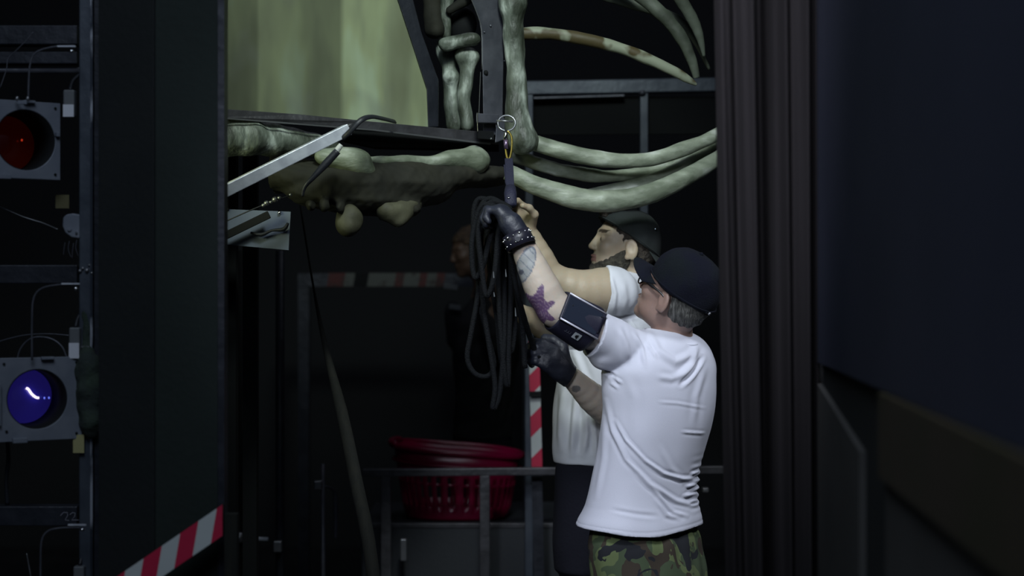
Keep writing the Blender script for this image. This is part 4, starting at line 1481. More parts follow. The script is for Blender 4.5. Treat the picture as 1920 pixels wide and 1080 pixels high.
def paint1(v, n):
    c = np.tile(np.array((.56, .48, .40)), (len(v), 1))
    c += (noise(v, 8, seed=1)[:, None] * np.array((.012, .012, .01)))
    # head is ruddier
    hd = np.linalg.norm(v - A(hc1), axis=1)
    mh = np.clip((.17 - hd) / .04, 0, 1)[:, None]
    c = c * (1 - mh) + np.array((.29, .19, .155)) * mh
    # shaven greyish back of the head
    # tattoos : drawn in the two coordinates of the forearm
    def along(a, b):
        a, b = A(a), A(b)
        d = b - a
        L = np.linalg.norm(d)
        d /= L
        s = (v - a) @ d
        lat = np.cross(d, np.array((0, 1., 0)))
        lat /= np.linalg.norm(lat)
        return s / L, (v - a) @ lat, L
    s, w, L = along(elL, wrL)
    near = (v[:, 1] < 4.83) & (v[:, 2] > A(elL)[2] - .06) & (v[:, 0] < A(elL)[0] + .05)
    ink = np.array((.10, .055, .12))
    # spiked web near the elbow
    px = 960 + v[:, 0] * F / v[:, 1]
    sz = 540 - (v[:, 2] - EYE) * F / v[:, 1]
    dx, dy = px - 1006, sz - 583
    rr = np.hypot(dx * 1.15, dy * .80)
    ang = np.arctan2(dy, dx)
    edge = 25 + 17 * np.abs(np.sin(ang * 3.5)) ** 4
    web = near & (rr < edge)
    lines = (np.abs(np.sin(rr * .55 + 1.2 * np.sin(ang * 7))) < .38)
    c[web] = ink * 1.25
    c[web & lines] = np.array((.25, .18, .24))
    # grey fish-like tattoo below the cuff
    ex, ey = px - 985, sz - 497
    th = math.radians(-68)
    qx = ex * math.cos(th) + ey * math.sin(th)
    qy = -ex * math.sin(th) + ey * math.cos(th)
    el_ = (qx / 38) ** 2 + (qy / 16) ** 2
    fish = near & (el_ < 1)
    c[fish] = np.array((.33, .34, .34))
    c[fish & (el_ > .78)] = np.array((.16, .18, .22))
    c[fish & (np.abs(np.sin(qx * .22 + .1 * qy)) < .22)] = np.array((.18, .20, .23))
    c[near & (np.hypot(px - 977, sz - 510) < 5)] = np.array((.10, .11, .14))
    # smudge tattoo on the other forearm
    s3 = near * 0 + (((px - 1080) / 8.5) ** 2 + ((sz - 729) / 6.5) ** 2 < 1) * (v[:, 1] > 4.9)
    c[s3.astype(bool)] = np.array((.20, .19, .18))
    return c


body1 = fd.build('body', M['skin'], m1, paint=paint1)

# T-shirt
rows = [(618, 1215, 1288), (634, 1183, 1312), (655, 1156, 1330), (685, 1134, 1341), (720, 1131, 1344), (765, 1132, 1342), (800, 1128, 1336), (840, 1122, 1325), (890, 1110, 1312),
        (930, 1101, 1309), (960, 1093, 1313), (978, 1087, 1317), (994, 1083, 1319)]
fd = Field((.10, 4.60, 1.64 - .75), (.78, 5.45, 1.66), .0042)
fd.loft(st1(rows, D1, PR1, .60), yaw1, k=0, power=2.25)
fd.chain([P(1235, 660, 4.99), P(1180, 655, 4.90), P(1150, 645, 4.87)], [.055, .066, .074], .03)
fd.chain([P(1150, 645, 4.87), P(1105, 622, 4.81)], [.074, .072], .02)
fd.ell(P(1128, 672, 4.85), (.035, .05, .03), k=.02)
fd.chain([P(1265, 668, 5.05), P(1300, 690, 5.14), P(1270, 740, 5.22)], [.06, .072, .07], .03)
# sleeve end
ad = (P(1105, 622, 4.81) - P(1150, 645, 4.87)).normalized()
fd.cut_box(P(1110, 628, 4.83), Vector((-.86, -.35, .30)), (.10, 4.6, 1.3), (A(P(1150, 0, 4.85))[0], 4.98, 1.66))
# open neck
fd.ell(P(1256, 612, 5.0), (.072, .075, .026), k=.008, op='sub')
folds1 = [
    ([(1133, 745), (1142, 800), (1166, 850), (1210, 895), (1262, 932), (1309, 951)], .0050, .0060),
    ([(1146, 780), (1166, 815), (1200, 852), (1236, 878), (1272, 892), (1312, 899)], .0058, .0050),
    ([(1190, 880), (1225, 915), (1255, 952), (1285, 966)], .0042, .0055),
    ([(1222, 925), (1242, 955), (1268, 966)], .0040, .006),
    ([(1283, 908), (1312, 911)], .007, .0045), ([(1278, 925), (1314, 927)], .007, .0045), ([(1290, 938), (1312, 941)], .006, .0045),
    ([(1295, 886), (1314, 884)], .005, .004), ([(1270, 803), (1322, 812)], .0025, .004), ([(1225, 746), (1262, 750), (1322, 764)], .0016, .004),
    ([(1268, 716), (1292, 696), (1316, 668)], -.009, .006), ([(1262, 706), (1290, 682), (1306, 655)], .0060, .008),
    ([(1212, 622), (1226, 655), (1258, 674), (1290, 664), (1308, 645)], .005, .010),
    ([(1182, 622), (1196, 650), (1201, 682)], .0045, .006), ([(1206, 642), (1222, 668)], .004, .005), ([(1152, 612), (1166, 640), (1172, 672)], .004, .008),
    ([(1106, 687), (1136, 692), (1150, 706)], -.007, .005), ([(1138, 696), (1158, 712)], .005, .004), ([(1140, 712), (1152, 722)], .003, .004),
    ([(1224, 700), (1250, 705), (1285, 690)], .003, .008), ([(1140, 940), (1180, 948), (1225, 955)], -.0020, .006), ([(1130, 780), (1126, 850), (1112, 920)], .003, .007),
    ([(1320, 690), (1300, 740), (1296, 790)], .003, .010), ([(1230, 830), (1250, 870), (1280, 900)], .0018, .008), ([(1165, 700), (1180, 740), (1176, 800)], .0018, .012),
]
seam_z = P(0, 984, D1).z


def disp1(v, n, base=shirt_disp(folds1, .0022, D1, 2)):
    d = base(v, n)
    # crumpled right flank
    m_ = np.exp(-((v[:, 2] - P(0, 912, D1).z) / .055) ** 2) * np.clip((v[:, 0] - P(1288, 0, D1).x) / .03, 0, 1)
    d = d + m_ * .006 * np.sin(v[:, 2] * 260)
    # hem stitch line
    d = d - .0012 * np.exp(-((v[:, 2] - seam_z + .02 * 0) / .002) ** 2)
    return d


o = fd.build('t_shirt', M['shirt1'], m1, disp=disp1)
# hem curve: lower in the middle, higher on the left
co = np.zeros(len(o.data.vertices) * 3, np.float32)
o.data.vertices.foreach_get('co', co)
co = co.reshape(-1, 3)
off = A(world_loc(o))
wz = co[:, 2] + off[2]
wx_ = co[:, 0] + off[0]
xl, xr = P(1085, 0, D1).x, P(1318, 0, D1).x
u_ = np.clip((wx_ - xl) / (xr - xl), 0, 1)
zt = P(0, 940, D1).z
zb = P(0, 994, D1).z
wgt = np.clip((zt - wz) / (zt - zb), 0, 1)
co[:, 2] += (wgt * (.030 * (1 - u_) ** 2 * 1.0 + .008 * u_ ** 3 + .004 * np.sin(u_ * 9))).astype(np.float32)
o.data.vertices.foreach_set('co', co.ravel())
o.data.update()
# collar rib
cc = P(1256, 628, 5.0)
MB().tube([cc + Vector((.082 * math.cos(a), .072 * math.sin(a), -.012 - .018 * math.cos(a) + .012 * math.sin(a))) for a in np.linspace(0, 2 * math.pi, 40, endpoint=False)],
          .0065, 8, closed=True, flat=1.6).build('collar', M['shirt1'], m1, smooth=True)

# trousers
fd = Field((.06, 4.7, 0.0), (.76, 5.3, 1.02), .006)
rows = [(975, 1104, 1300), (992, 1101, 1308), (1004, 1099, 1316), (1040, 1100, 1326), (1085, 1102, 1334), (1130, 1104, 1336), (1170, 1108, 1334)]
fd.loft(st1(rows, D1, PR1, .56), yaw1, k=0)
ax1 = Vector((.65, .75, 0))
cx1 = P(1218, 0, D1).x
for s_ in (-1, 1):
    hp_ = Vector((cx1, D1, .78)) + ax1 * s_ * .085
    kn = Vector((cx1, D1, .48)) + ax1 * s_ * .11 + Vector((-.02, .02, 0))
    an = Vector((cx1, D1, .10)) + ax1 * s_ * .13
    fd.chain([hp_, kn, an], [.108, .082, .068], .03)
    fd.cap(an, an - Vector((0, 0, .03)), .068, .07, .01)
o = fd.build('camouflage_trousers', M['camo'], m1, disp=lambda v, n: .003 * noise(v * np.array([1, 1, .5]), 7, seed=6))
MB().tube([Vector((cx1 - .008, D1, P(0, 985, D1).z)) + ax1 * (.195 * math.cos(a)) + Vector((-.75, .65, 0)) * (.125 * math.sin(a)) for a in np.linspace(0, 2 * math.pi, 40, endpoint=False)],
          .012, 8, closed=True, flat=.4).build('belt', M['belt'], m1, smooth=True)
# side pocket flap and seam at the right hip
for s_ in (-1, 1):
    an = Vector((cx1, D1, .0)) + ax1 * s_ * .13
    fd = Field(A(an) - np.array((.26, .12, .0)), A(an) + np.array((.12, .26, .17)), .006)
    fw = Vector((-.70, .71, 0))
    fd.ell(an + fw * .06 + Vector((0, 0, .035)), (.14, .048, .045), np.array([A(fw), A(Vector((.71, .70, 0))), (0, 0, 1)]), .02)
    fd.cap(an + Vector((0, 0, .05)), an + Vector((0, 0, .13)), .05, .055, .03)
    fd.cut(an + Vector((0, 0, .003)), (0, 0, -1))
    fd.build('boot', M['boot'], m1)

# hair of the front man
fd = Field(A(hc1) - .15, A(hc1) + .15, .0035)
fd.ell(W1(-.020, 0, .038), [.103 * 1.03, .081 * 1.03, .088 * 1.03], R1, 0)
fd.ell(W1(-.055, 0, -.014), [.060, .071, .056], R1, .03)
fd.ell(W1(.052, 0, -.02), [.088, .2, .2], R1, .006, 'sub')
fd.ell(W1(-.005, .09, -.012), [.026, .03, .037], R1, .004, 'sub')
fd.cut(W1(0, 0, .050), R1[2] - R1[0] * .10)
fd.build('hair', M['hair_grey'], m1, disp=lambda v, n: .0018 * noise(v, 26, seed=2))


def cap_hat(Wf, R, m, parent, rx, ry, rz, uc=.045, base=.012, brim=True, brim_dir=1, brim_len=.075, tilt=0.0, puff=0.0, rear_drop=0):
    """dome with six sewn panels, a sweat band, a button and a curved peak"""
    vs, fs = [], []
    n, k = 60, 18
    for i in range(k + 1):
        th = (math.pi / 2) * i / k
        for j in range(n):
            ph = 2 * math.pi * j / n
            seam = .0018 * (1 - min(1, abs(((ph / (math.pi / 3)) % 1) - .5) * 8) if False else abs(math.cos(ph * 3)) ** 14)
            r_ = math.cos(th) ** .78
            x = -.018 + (rx + puff * math.sin(th * 2)) * r_ * math.cos(ph) * (1 - seam / .05 * .5)
            y = (ry + puff * math.sin(th * 2)) * r_ * math.sin(ph) * (1 - seam / .05 * .5)
            z = base + rz * math.sin(th)
            vs.append(Wf(x, y, z + tilt * x * (1 - math.sin(th)) ** .8))
    for i in range(k):
        for j in range(n):
            fs.append((i * n + j, i * n + (j + 1) % n, (i + 1) * n + (j + 1) % n, (i + 1) * n + j))
    fs.append(tuple(k * n + j for j in range(n)))
    va = np.array([tuple(q_) for q_ in vs])
    nv = va - va.mean(0)
    nv /= np.linalg.norm(nv, axis=1)[:, None]
    va += nv * (.0022 * noise(va, 6, seed=3) + .0010 * noise(va, 15, seed=4))[:, None]
    c = raw('cap', va, fs, m, parent, True)
    s = c.modifiers.new('solid', 'SOLIDIFY')
    s.thickness = .003
    MB().ball(Wf(-.018, 0, base + rz + .001), .007, 10).build('button', m, c, smooth=True)
    band = []
    for j in range(48):
        ph = 2 * math.pi * j / 48
        x = -.018 + rx * 1.005 * math.cos(ph)
        band.append(Vector(Wf(x, ry * 1.005 * math.sin(ph), base + .006 + tilt * x - rear_drop * max(0, -math.cos(ph)))))
    MB().tube(band, .006, 6, closed=True, flat=.5).build('sweat_band', m, c, smooth=True)
    if brim:
        vs, fs = [], []
        nu, nv = 24, 8
        for i in range(nu + 1):
            ph = math.radians(-62 + 124 * i / nu)
            for j in range(nv + 1):
                t_ = j / nv
                ex = brim_len * t_ * math.cos(ph) ** .6
                x = brim_dir * (rx * math.cos(ph) + ex)
                y = ry * math.sin(ph) * (1 + .02 * t_)
                z = base + .003 - .030 * (math.sin(ph) ** 2) * (.4 + .6 * t_) * 1.0 - .006 * t_
                x = -.018 + x
                vs.append(Wf(x, y, z + tilt * x - (rear_drop if brim_dir < 0 else 0) * 1.0 * math.cos(ph)))
        for i in range(nu):
            for j in range(nv):
                a = i * (nv + 1) + j
                fs.append((a, a + 1, a + nv + 2, a + nv + 1))
        b = raw('peak', vs, fs, m, c, True)
        s = b.modifiers.new('solid', 'SOLIDIFY')
        s.thickness = .003
    return c


c1 = cap_hat(W1, R1, M['cap1'], m1, .114, .094, .125, base=.030, tilt=.10, puff=.006, brim_len=.07)
# adjuster strap and buckle at the back of the cap
MB().tube([W1(-.128, y, .022) for y in (-.035, 0, .035)], .005, 8, flat=.5).build('strap', M['cap1'], c1, smooth=True)
MB().ball(W1(-.134, .020, .020), (.005, .005, .005), 8).build('buckle', M['dull_metal'], c1, smooth=True)
# spectacles
gl = MB()
gl.tube([W1(.094, .064, .017), W1(.05, .082, .016), W1(.005, .086, .012), W1(-.018, .086, .0)], [.0048, .0042, .003, .003], 8, flat=.6, res=3)
gl.tube([W1(.094, -.064, .017), W1(.05, -.082, .016), W1(.005, -.086, .012), W1(-.018, -.086, .0)], [.0048, .0042, .003, .003], 8, flat=.6, res=3)
for s_ in (-1, 1):
    gl.tube([Vector(W1(.104 - .10 * abs(math.cos(a) * .026 + .036) ** 1.6 * 3, s_ * (.036 + .026 * math.cos(a)), .008 + .019 * math.sin(a))) for a in np.linspace(0, 2 * math.pi, 24, endpoint=False)], .0026, 6, closed=True)
gl.tube([W1(.108, -.011, .012), W1(.111, 0, .014), W1(.108, .011, .012)], .0022, 6)
gl.build('spectacles', M['frame_black'], m1, smooth=True)

# gloves, cuff, armband
fd = Field(A(P(930, 470, 4.72)) - np.array((.10, .16, .04)), A(P(960, 360, 4.72)) + np.array((.12, .14, .06)), .0034)
hd = P(938, 394, 4.76) - P(968, 436, 4.73)
hand(fd, P(968, 434, 4.73), hd, Vector((-.75, .25, -.35)), (.75, 1.1, .8), 1.0, 1.35, side=-1)
fd.cap(P(971, 438, 4.725), P(958, 420, 4.73), .034, .036, .012)
fd.cut(P(972, 441, 4.725), Vector((.40, 0, -.9)))
g = fd.build('glove', M['glove'], m1)
fd = Field(A(P(1030, 690, 5.0)) - np.array((.14, .16, .14)), A(P(1030, 690, 5.0)) + np.array((.14, .16, .14)), .0036)
hand(fd, P(1058, 700, 5.02), P(1020, 660, 4.96) - P(1058, 700, 5.02), Vector((-.5, .3, .1)), (.55, .9, .8), 1.05, 1.4, side=-1)
fd.cap(P(1070, 708, 5.045), P(1052, 692, 5.01), .036, .040, .015)
fd.cut(P(1067, 712, 5.04), Vector((.85, .1, -.5)))
g = fd.build('glove', M['glove'], m1)
# studded leather cuff
ca, cb_ = P(974, 456, 4.722), P(966, 432, 4.728)
wd = (P(977, 462, 4.72) - P(966, 436, 4.727)).normalized()
wc = P(972, 449, 4.722)
wx1 = wd.cross(Vector((0, 1, 0))).normalized()
wy1 = wd.cross(wx1).normalized()
cf = MB().tube([wc - wd * .020, wc, wc + wd * .024], [.0385, .0395, .0415], 28, caps=False).build('studded_cuff', M['leather_black'], m1, smooth=True)
s = cf.modifiers.new('solid', 'SOLIDIFY')
s.thickness = .004
s.offset = 1
for i in range(14):
    a = 2 * math.pi * i / 14
    for dz in (-.010, .012):
        p = wc + wd * dz + (wx1 * math.cos(a) + wy1 * math.sin(a)) * .0435
        MB().ball(p, .0042 if (i + (dz > 0)) % 2 else .0032, 8).build('stud', M['chrome'], cf, smooth=True)
MB().tube([wc - Vector((.002, .046, 0)), wc - Vector((.002, .050, 0))], .0075, 14).build('watch_dial', M['chrome'], cf)

# phone armband
aa, ab = P(1052, 587, 4.775), P(1112, 621, 4.815)
dd = (ab - aa).normalized()
amid = P(1074, 599, 4.79)
bandr = .066
vs = []
lat = Vector((0, 1, 0)) - dd * dd.y
lat.normalize()
vert = dd.cross(lat).normalized()
if vert.z < 0:
    vert = -vert
ab_ = MB().tube([amid - dd * .060, amid - dd * .054, amid + dd * .054, amid + dd * .064], [.058, .061, .070, .070], 36, caps=False).build('phone_armband', M['armband'], m1, smooth=True)
s = ab_.modifiers.new('solid', 'SOLIDIFY')
s.thickness = .004
s.offset = 1
nrm = (-lat * .93 + vert * .36).normalized()          # the phone faces the viewer and a little up
tv = nrm.cross(dd).normalized()
if tv.z < 0:
    tv = -tv
pc = amid + dd * .0 + nrm * .062
MB().obox(pc, dd * .070, tv * .044, nrm * .006).build('phone_case', M['armband'], ab_, bevel=.004)
MB().obox(pc + nrm * .0065 - dd * .004, dd * .060, tv * .036, nrm * .0012).build('phone_screen', M['phone_glass'], ab_, bevel=.001)
for s_ in (-1, 1):
    MB().tube([pc - dd * .068 + tv * s_ * .042 + nrm * .006, pc + dd * .068 + tv * s_ * .042 + nrm * .006], .0028, 8).build('silver_piping', M['piping'], ab_, smooth=True)
MB().tube([pc + dd * .058 + tv * .028 + nrm * .008, pc + dd * .050 + tv * .022 + nrm * .008, pc + dd * .058 + tv * .012 + nrm * .008], .0018, 6).build('corner_clip', M['chrome'], ab_)
MB().tube([pc + dd * .058 - tv * .008 + nrm * .008, pc + dd * .060 - tv * .026 + nrm * .008], .0013, 6).build('corner_clip', M['chrome'], ab_)
MB().ball(pc - dd * .046 + tv * .012 + nrm * .008, .002, 8).build('camera_dot', M['frame_black'], ab_, smooth=True)
# pale emblem patch low on the band
ln = (-lat * .86 - vert * .52).normalized()
tv2 = ln.cross(dd).normalized()
if tv2.z < 0:
    tv2 = -tv2
lc = amid + ln * .0735 + dd * .012
MB().obox(lc, dd * .012, tv2 * .011, ln * .0008).build('emblem_patch', M['logo_patch'], ab_)
MB().ball(lc + ln * .001, (.006, .006, .001), 10, axes=(dd, tv2, ln)).build('emblem', M['frame_black'], ab_)
MB().tube([lc + ln * .0014 - tv2 * .008 + dd * .002, lc + ln * .0014 + tv2 * .007 + dd * .002], .0014, 5).build('emblem', M['frame_black'], ab_)
for i in range(3):
    q = lc - dd * (.022 + i * .008)
    MB().tube([q + tv2 * .004, q + tv2 * -.004, q + tv2 * -.004 - dd * .005], .0007, 4).build('stitched_mark', M['steel_grey'], ab_)

# ------------------------------------------------------------------ MAN BEHIND (bearded)
D2 = 5.45
m2 = thing('person', 'bearded man in white T-shirt and black cap looking up, behind the man in camouflage', 'person', (P(1140, 0, D2).x, D2, 0))
hc2 = P(1168, 463, 5.45)
F2, U2 = Vector((-.97, -.16, .20)), Vector((.2, 0, .97))
shA = P(1142, 545, 5.28)
elA = P(1032, 524, 5.22)
wrA = P(990, 436, 5.20)
shB = P(1150, 590, 5.62)
elB = P(1062, 638, 5.50)
wrB = P(978, 588, 5.34)
fd = Field((-.03, 5.05, 1.32), (.60, 5.80, 2.02), .0038)
W2, R2 = head(fd, hc2, F2, U2, 1.0)
fd.chain([W2(-.03, 0, -.03), P(1188, 510, 5.46), P(1180, 560, 5.46)], [.056, .056, .08], .03)
fd.ell(P(1175, 580, 5.45), (.14, .12, .09), k=.05)
fd.chain([P(1160, 560, 5.36), shA, P(1090, 545, 5.24), elA], [.06, .078, .068, .048], .03, res=3)
fd.chain([elA, P(1013, 485, 5.21), wrA], [.048, .045, .030], .02, res=3)
hand(fd, wrA, Vector((-.35, 0, .9)), Vector((-.6, -.6, 0)), (.7, .9, .7), 1.0, 1.0, side=1)
fd.chain([P(1170, 590, 5.52), shB, P(1105, 625, 5.58), elB], [.06, .062, .056, .044], .03, res=3)
fd.chain([elB, P(1020, 612, 5.42), wrB], [.044, .044, .030], .02, res=3)
hand(fd, wrB, Vector((-.8, -.2, .4)), Vector((-.2, .1, .9)), (.6, .9, .7), 1.0, 1.0, side=1)


def paint2(v, n):
    c = np.tile(np.array((.36, .295, .205)), (len(v), 1))
    c += noise(v, 8, seed=1)[:, None] * .008
    loc = (v - A(hc2)) @ R2.T
    lips = (np.abs(loc[:, 2] + .057) < .012) & (np.abs(loc[:, 1]) < .024) & (loc[:, 0] > .085)
    c[lips] = np.array((.22, .12, .10))
    brow = (np.abs(loc[:, 2] - .038) < .006) & (np.abs(np.abs(loc[:, 1]) - .032) < .022) & (loc[:, 0] > .06)
    c[brow] = np.array((.05, .038, .026))
    eye = (np.linalg.norm(np.stack([loc[:, 0] - .09, np.abs(loc[:, 1]) - .034, loc[:, 2] - .010], 1), axis=1) < .006)
    c[eye] = np.array((.03, .02, .015))
    return c


fd.build('body', M['skin'], m2, paint=paint2)
# T-shirt
yaw2 = math.atan2(.80, .60)
PR2 = math.sqrt(.60 ** 2 + (.68 * .80) ** 2)
rows = [(508, 1155, 1212), (524, 1130, 1228), (552, 1118, 1240), (600, 1090, 1250), (650, 1064, 1250), (700, 1046, 1244), (740, 1038, 1236), (800, 1034, 1228), (852, 1036, 1226), (862, 1038, 1226)]
fd = Field((.06, 5.0, 1.08), (.62, 5.95, 1.82), .0048)
fd.loft(st1(rows, D2, PR2, .68), yaw2, k=0)
fd.chain([P(1175, 560, 5.40), P(1150, 548, 5.30), P(1135, 546, 5.275)], [.07, .084, .086], .03)
fd.cut_box(P(1136, 545, 5.27), Vector((-1, -.1, .05)), (.1, 5.0, 1.5), (A(P(1165, 0, 5.3))[0], 5.40, 1.82))
fd.chain([P(1175, 590, 5.52), P(1140, 600, 5.62)], [.07, .075], .03)
fd.ell(P(1188, 505, 5.46), (.064, .064, .03), k=.006, op='sub')
folds2 = [([(1142, 520), (1150, 550), (1146, 590)], .005, .007), ([(1165, 530), (1170, 560), (1160, 600)], .004, .01), ([(1135, 597), (1170, 594), (1200, 590)], -.006, .006),
          ([(1060, 720), (1052, 780), (1050, 840)], .008, .012), ([(1078, 735), (1074, 800), (1072, 850)], .009, .010), ([(1096, 760), (1100, 810), (1092, 850)], .008, .010),
          ([(1112, 780), (1116, 850)], .007, .008), ([(1075, 655), (1088, 690), (1100, 720)], .006, .010), ([(1180, 600), (1195, 620)], .004, .006)]
fd.build('t_shirt', M['shirt2'], m2, disp=shirt_disp(folds2, .0025, 5.3, 4))
fd = Field((.02, 5.1, 0.0), (.62, 5.85, 1.18), .007)
rows = [(835, 1048, 1222), (880, 1040, 1226), (940, 1036, 1228), (1000, 1036, 1228), (1060, 1040, 1224)]
fd.loft(st1(rows, D2, PR2, .70), yaw2, k=0)
ax2 = Vector((.60, .80, 0))
cx2 = P(1132, 0, D2).x
for s_ in (-1, 1):
    fd.chain([Vector((cx2, D2, .84)) + ax2 * s_ * .085, Vector((cx2, D2, .48)) + ax2 * s_ * .10, Vector((cx2, D2, .10)) + ax2 * s_ * .12], [.108, .082, .062], .03)
    fd.cap(Vector((cx2, D2, .10)) + ax2 * s_ * .12, Vector((cx2, D2, .07)) + ax2 * s_ * .12, .062, .064, .01)
fd.build('trousers', M['trouser_black'], m2, disp=lambda v, n: .004 * noise(v * np.array([1, 1, .5]), 6, seed=7))
for s_ in (-1, 1):
    an = Vector((cx2, D2, 0)) + ax2 * s_ * .12
    fw = Vector((-.80, .60, 0))
    fd = Field(A(an) - np.array((.26, .12, 0)), A(an) + np.array((.12, .26, .17)), .006)
    fd.ell(an + fw * .06 + Vector((0, 0, .035)), (.14, .048, .045), np.array([A(fw), A(Vector((.60, .80, 0))), (0, 0, 1)]), .02)
    fd.cap(an + Vector((0, 0, .05)), an + Vector((0, 0, .13)), .05, .055, .03)
    fd.cut(an + Vector((0, 0, .003)), (0, 0, -1))
    fd.build('boot', M['boot'], m2)
# beard and hair
fd = Field(A(hc2) - .15, A(hc2) + .15, .0034)
fd.ell(W2(.030, 0, -.066), [.062, .062, .047], R2, 0)
fd.ell(W2(.074, 0, -.094), [.027, .030, .024], R2, .02)
for s_ in (-1, 1):
    fd.ell(W2(.012, s_ * .056, -.042), [.036, .016, .046], R2, .02)
fd.ell(W2(.103, 0, -.058), [.022, .034, .020], R2, .006, 'sub')
fd.ell(W2(-.012, .085, -.006), [.018, .03, .034], R2, .004, 'sub')
fd.cut(W2(.026, 0, -.026), R2[2] * .80 + R2[0] * .60)
fd.build('beard', M['beard'], m2, disp=lambda v, n: .0012 * noise(v, 40, seed=2))
fd = Field(A(hc2) - .15, A(hc2) + .15, .0034)
fd.ell(W2(-.020, 0, .040), [.102, .081, .088], R2, 0)
fd.ell(W2(-.055, 0, -.015), [.056, .068, .055], R2, .03)
fd.ell(W2(.094, 0, -.052), [.094, .2, .110], R2, .006, 'sub')
fd.ell(W2(-.012, .095, -.01), [.028, .034, .038], R2, .004, 'sub')
fd.cut(W2(0, 0, .052), R2[2] - R2[0] * .42)
fd.build('hair', M['hair_dark'], m2, disp=lambda v, n: .0018 * noise(v, 30, seed=5))
# fringe lock on the brow
fd = Field(A(W2(.06, 0, .10)) - .08, A(W2(.06, 0, .10)) + .08, .0034)
fd.chain([W2(.03, .03, .118), W2(.075, .035, .108), W2(.095, .03, .086)], [.014, .013, .006], .01, res=4)
fd.chain([W2(.04, -.01, .120), W2(.08, -.0, .112), W2(.10, .012, .095)], [.014, .012, .006], .01, res=4)
fd.build('fringe', M['hair_dark'], m2, disp=lambda v, n: .002 * noise(v, 30, seed=6))
c2 = cap_hat(W2, R2, M['cap2'], m2, .116, .094, .096, base=.036, tilt=.42, brim_dir=-1, brim_len=.055, puff=.005, rear_drop=.0)
for a, b in ((-.045, .078), (-.080, .060)):
    z = .036 + .096 * .50 + .42 * a * .4
    MB().ball(W2(a, .074, z + .008), .0035, 8).build('eyelet', M['chrome'], c2, smooth=True)

# ------------------------------------------------------------------ THIRD PERSON in the dark
D3 = 8.0
m3 = thing('person', 'person in black clothes, brown-haired head in shadow behind the hanging rope coil', 'person', (P(900, 0, D3).x, D3 + .05, 0))
hc3 = P(884, 474, D3)
F3, U3 = Vector((-.93, -.25, -.20)), Vector((-.15, 0, 1))
fd = Field((-.50, 7.5, 1.25), (.22, 8.4, 2.1), .006)
W3_, R3 = head(fd, hc3, F3, U3, .98)
fd.chain([W3_(-.03, 0, -.03), P(908, 535, D3), P(910, 570, D3)], [.052, .054, .08], .03)
fd.ell(P(912, 600, D3), (.14, .12, .08), k=.05)
hA = P(904, 505, 7.72)
fd.chain([P(935, 590, 7.9), P(932, 630, 7.72), P(908, 560, 7.72), hA], [.055, .045, .040, .027], .03, res=3)
hand(fd, hA, Vector((-.02, -.1, 1)), Vector((-.3, -.9, 0)), (.5, .8, .6), .95, 1.0, side=1)
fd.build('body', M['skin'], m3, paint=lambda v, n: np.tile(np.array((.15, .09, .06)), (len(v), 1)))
fd = Field(A(hc3) - .15, A(hc3) + .16, .005)
fd.ell(W3_(-.020, 0, .045), [.107, .086, .092], R3, 0)
fd.ell(W3_(-.050, 0, -.02), [.064, .075, .06], R3, .03)
fd.ell(W3_(.075, 0, -.035), [.07, .2, .10], R3, .006, 'sub')
fd.build('hair', mat('brown_hair', (.05, .03, .018), .8, base2=(.09, .055, .03), scale=30, bump=.8, bump_scale=80), m3, disp=lambda v, n: .003 * noise(v, 20, seed=5))
fd = Field((-.60, 7.5, .85), (.35, 8.5, 1.85), .008)
fd.loft([(P(0, 555, D3).z, P(910, 0, D3).x, D3 + .02, .08, .07), (P(0, 585, D3).z, P(912, 0, D3).x, D3 + .02, .16, .10), (P(0, 640, D3).z, P(912, 0, D3).x, D3 + .02, .21, .13),
         (P(0, 720, D3).z, P(908, 0, D3).x, D3 + .02, .18, .12), (.95, P(905, 0, D3).x, D3 + .02, .18, .13)], .9, k=0)
fd.chain([P(937, 600, 7.9), P(932, 640, 7.72), P(909, 575, 7.72), P(905, 545, 7.72)], [.065, .056, .048, .036], .03, res=3)
fd.chain([P(885, 600, 8.05), P(860, 640, 7.95), P(850, 580, 7.9)], [.065, .055, .04], .03, res=3)
fd.build('jumper', M['shirt3'], m3, disp=lambda v, n: .004 * noise(v, 7, seed=5))
fd = Field((-.6, 7.5, 0), (.3, 8.5, 1.05), .009)
c3x = P(905, 0, D3).x
fd.loft([(.78, c3x, D3 + .02, .17, .13), (.90, c3x, D3 + .02, .18, .13), (1.0, c3x, D3 + .02, .17, .12)], .9, k=0)
for s_ in (-1, 1):
    b_ = Vector((c3x, D3 + .02, 0)) + Vector((.62, .78, 0)) * s_ * .09
    fd.chain([b_ + Vector((0, 0, .84)), b_ + Vector((0, 0, .47)), b_ + Vector((0, 0, .08))], [.10, .075, .058], .03)
fd.build('trousers', M['trouser_black'], m3)
for s_ in (-1, 1):
    an = Vector((c3x, D3 + .02, 0)) + Vector((.62, .78, 0)) * s_ * .09
    fw = Vector((-.78, .62, 0))
    fd = Field(A(an) - np.array((.26, .12, 0)), A(an) + np.array((.12, .26, .15)), .007)
    fd.ell(an + fw * .05 + Vector((0, 0, .035)), (.13, .046, .042), np.array([A(fw), A(Vector((.62, .78, 0))), (0, 0, 1)]), .02)
    fd.cap(an + Vector((0, 0, .05)), an + Vector((0, 0, .11)), .05, .052, .03)
    fd.cut(an + Vector((0, 0, .003)), (0, 0, -1))
    fd.build('shoe', M['boot'], m3)

for (x, y, w, yy) in ((845, 538, .034, 7.80), (853, 576, .028, 7.82), (912, 575, .016, 7.84)):
    MB().obox(P(x, y, yy), (w, 0, -.004), (0, .006, 0), (.001, 0, .012)).build('reflective_patch', M['grey_plastic'], m3, bevel=.002)

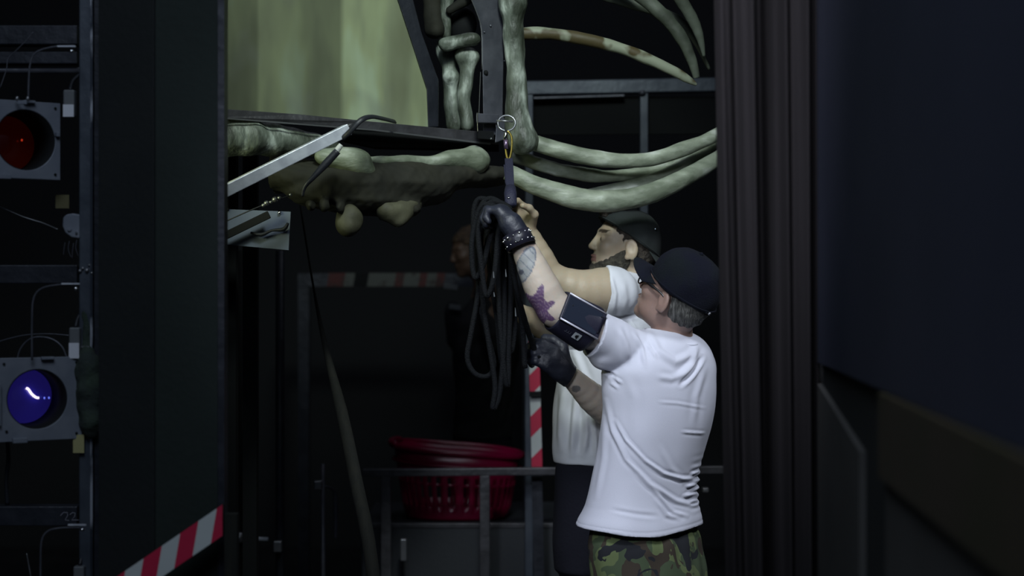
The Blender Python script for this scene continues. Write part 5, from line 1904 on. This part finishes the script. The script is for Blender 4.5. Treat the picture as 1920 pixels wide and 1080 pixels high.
# ================================================================== ROPE COIL in the raised glove
rc = thing('rope_coil', 'long coil of black rope hanging from the raised black glove', 'rope', P(935, 420, 4.78))
G = (944, 402)
loops = [
    # (x positions of the left and right strand at several heights)
    [(950, 392, 4.80), (920, 372, 4.82), (900, 392, 4.82), (894, 450, 4.80), (897, 540, 4.80), (884, 620, 4.80), (876, 670, 4.80), (890, 700, 4.80), (915, 705, 4.80), (926, 680, 4.81),
     (912, 620, 4.81), (898, 550, 4.82), (910, 470, 4.82), (930, 410, 4.80)],
    [(955, 390, 4.76), (925, 378, 4.78), (905, 400, 4.78), (902, 470, 4.77), (905, 560, 4.77), (916, 640, 4.77), (928, 720, 4.77), (924, 765, 4.77), (936, 740, 4.78), (944, 660, 4.78), (946, 560, 4.79),
     (944, 470, 4.79), (948, 410, 4.78)],
    [(945, 395, 4.84), (912, 380, 4.86), (912, 440, 4.85), (920, 520, 4.85), (932, 600, 4.85), (940, 680, 4.85), (948, 640, 4.86), (956, 560, 4.86), (952, 470, 4.85), (950, 410, 4.84)],
    [(938, 392, 4.73), (906, 384, 4.74), (890, 420, 4.75), (884, 470, 4.75), (890, 520, 4.75), (905, 500, 4.74), (918, 450, 4.73), (935, 405, 4.73)],
    [(948, 400, 4.82), (930, 430, 4.82), (934, 520, 4.82), (950, 600, 4.82), (958, 660, 4.82), (966, 600, 4.83), (962, 520, 4.83), (956, 440, 4.82)],
    [(942, 395, 4.88), (902, 372, 4.90), (888, 400, 4.90), (892, 480, 4.90), (908, 560, 4.90), (922, 500, 4.90), (930, 430, 4.89)],
    [(950, 402, 4.79), (940, 440, 4.78), (935, 530, 4.78), (938, 610, 4.78), (946, 700, 4.78), (952, 720, 4.79), (954, 640, 4.79), (958, 540, 4.79), (956, 450, 4.79)],
    [(940, 400, 4.70), (914, 386, 4.71), (897, 430, 4.71), (903, 500, 4.71), (912, 555, 4.71), (926, 520, 4.70), (934, 440, 4.70)],
]
for lp in loops:
    MB().tube([P(q[0], q[1], q[2] + .085) for q in lp], .0085, 8, closed=True, res=6).build('loop', M['rope'], rc, smooth=True)
for pts in ([(952, 400, 4.78), (958, 480, 4.78), (968, 540, 4.80), (984, 600, 4.88), (1000, 650, 4.96), (1012, 672, 4.96)],
            [(954, 420, 4.82), (962, 500, 4.83), (972, 570, 4.87), (980, 620, 4.90), (984, 690, 4.92)]):
    MB().tube([P(*q) for q in pts], .0085, 8, res=6).build('rope_tail', M['rope'], rc, smooth=True)
for (x, y, h_) in ((925, 515, 12), (948, 512, 14), (926, 552, 8), (966, 585, 16)):
    MB().tube([P(x, y - h_ / 2, 4.72), P(x + 1, y + h_ / 2, 4.72)], [.0008, .0022], 6).build('rope_glint', M['grey_plastic'], rc)  # pale slivers added for the glints between the rope strands
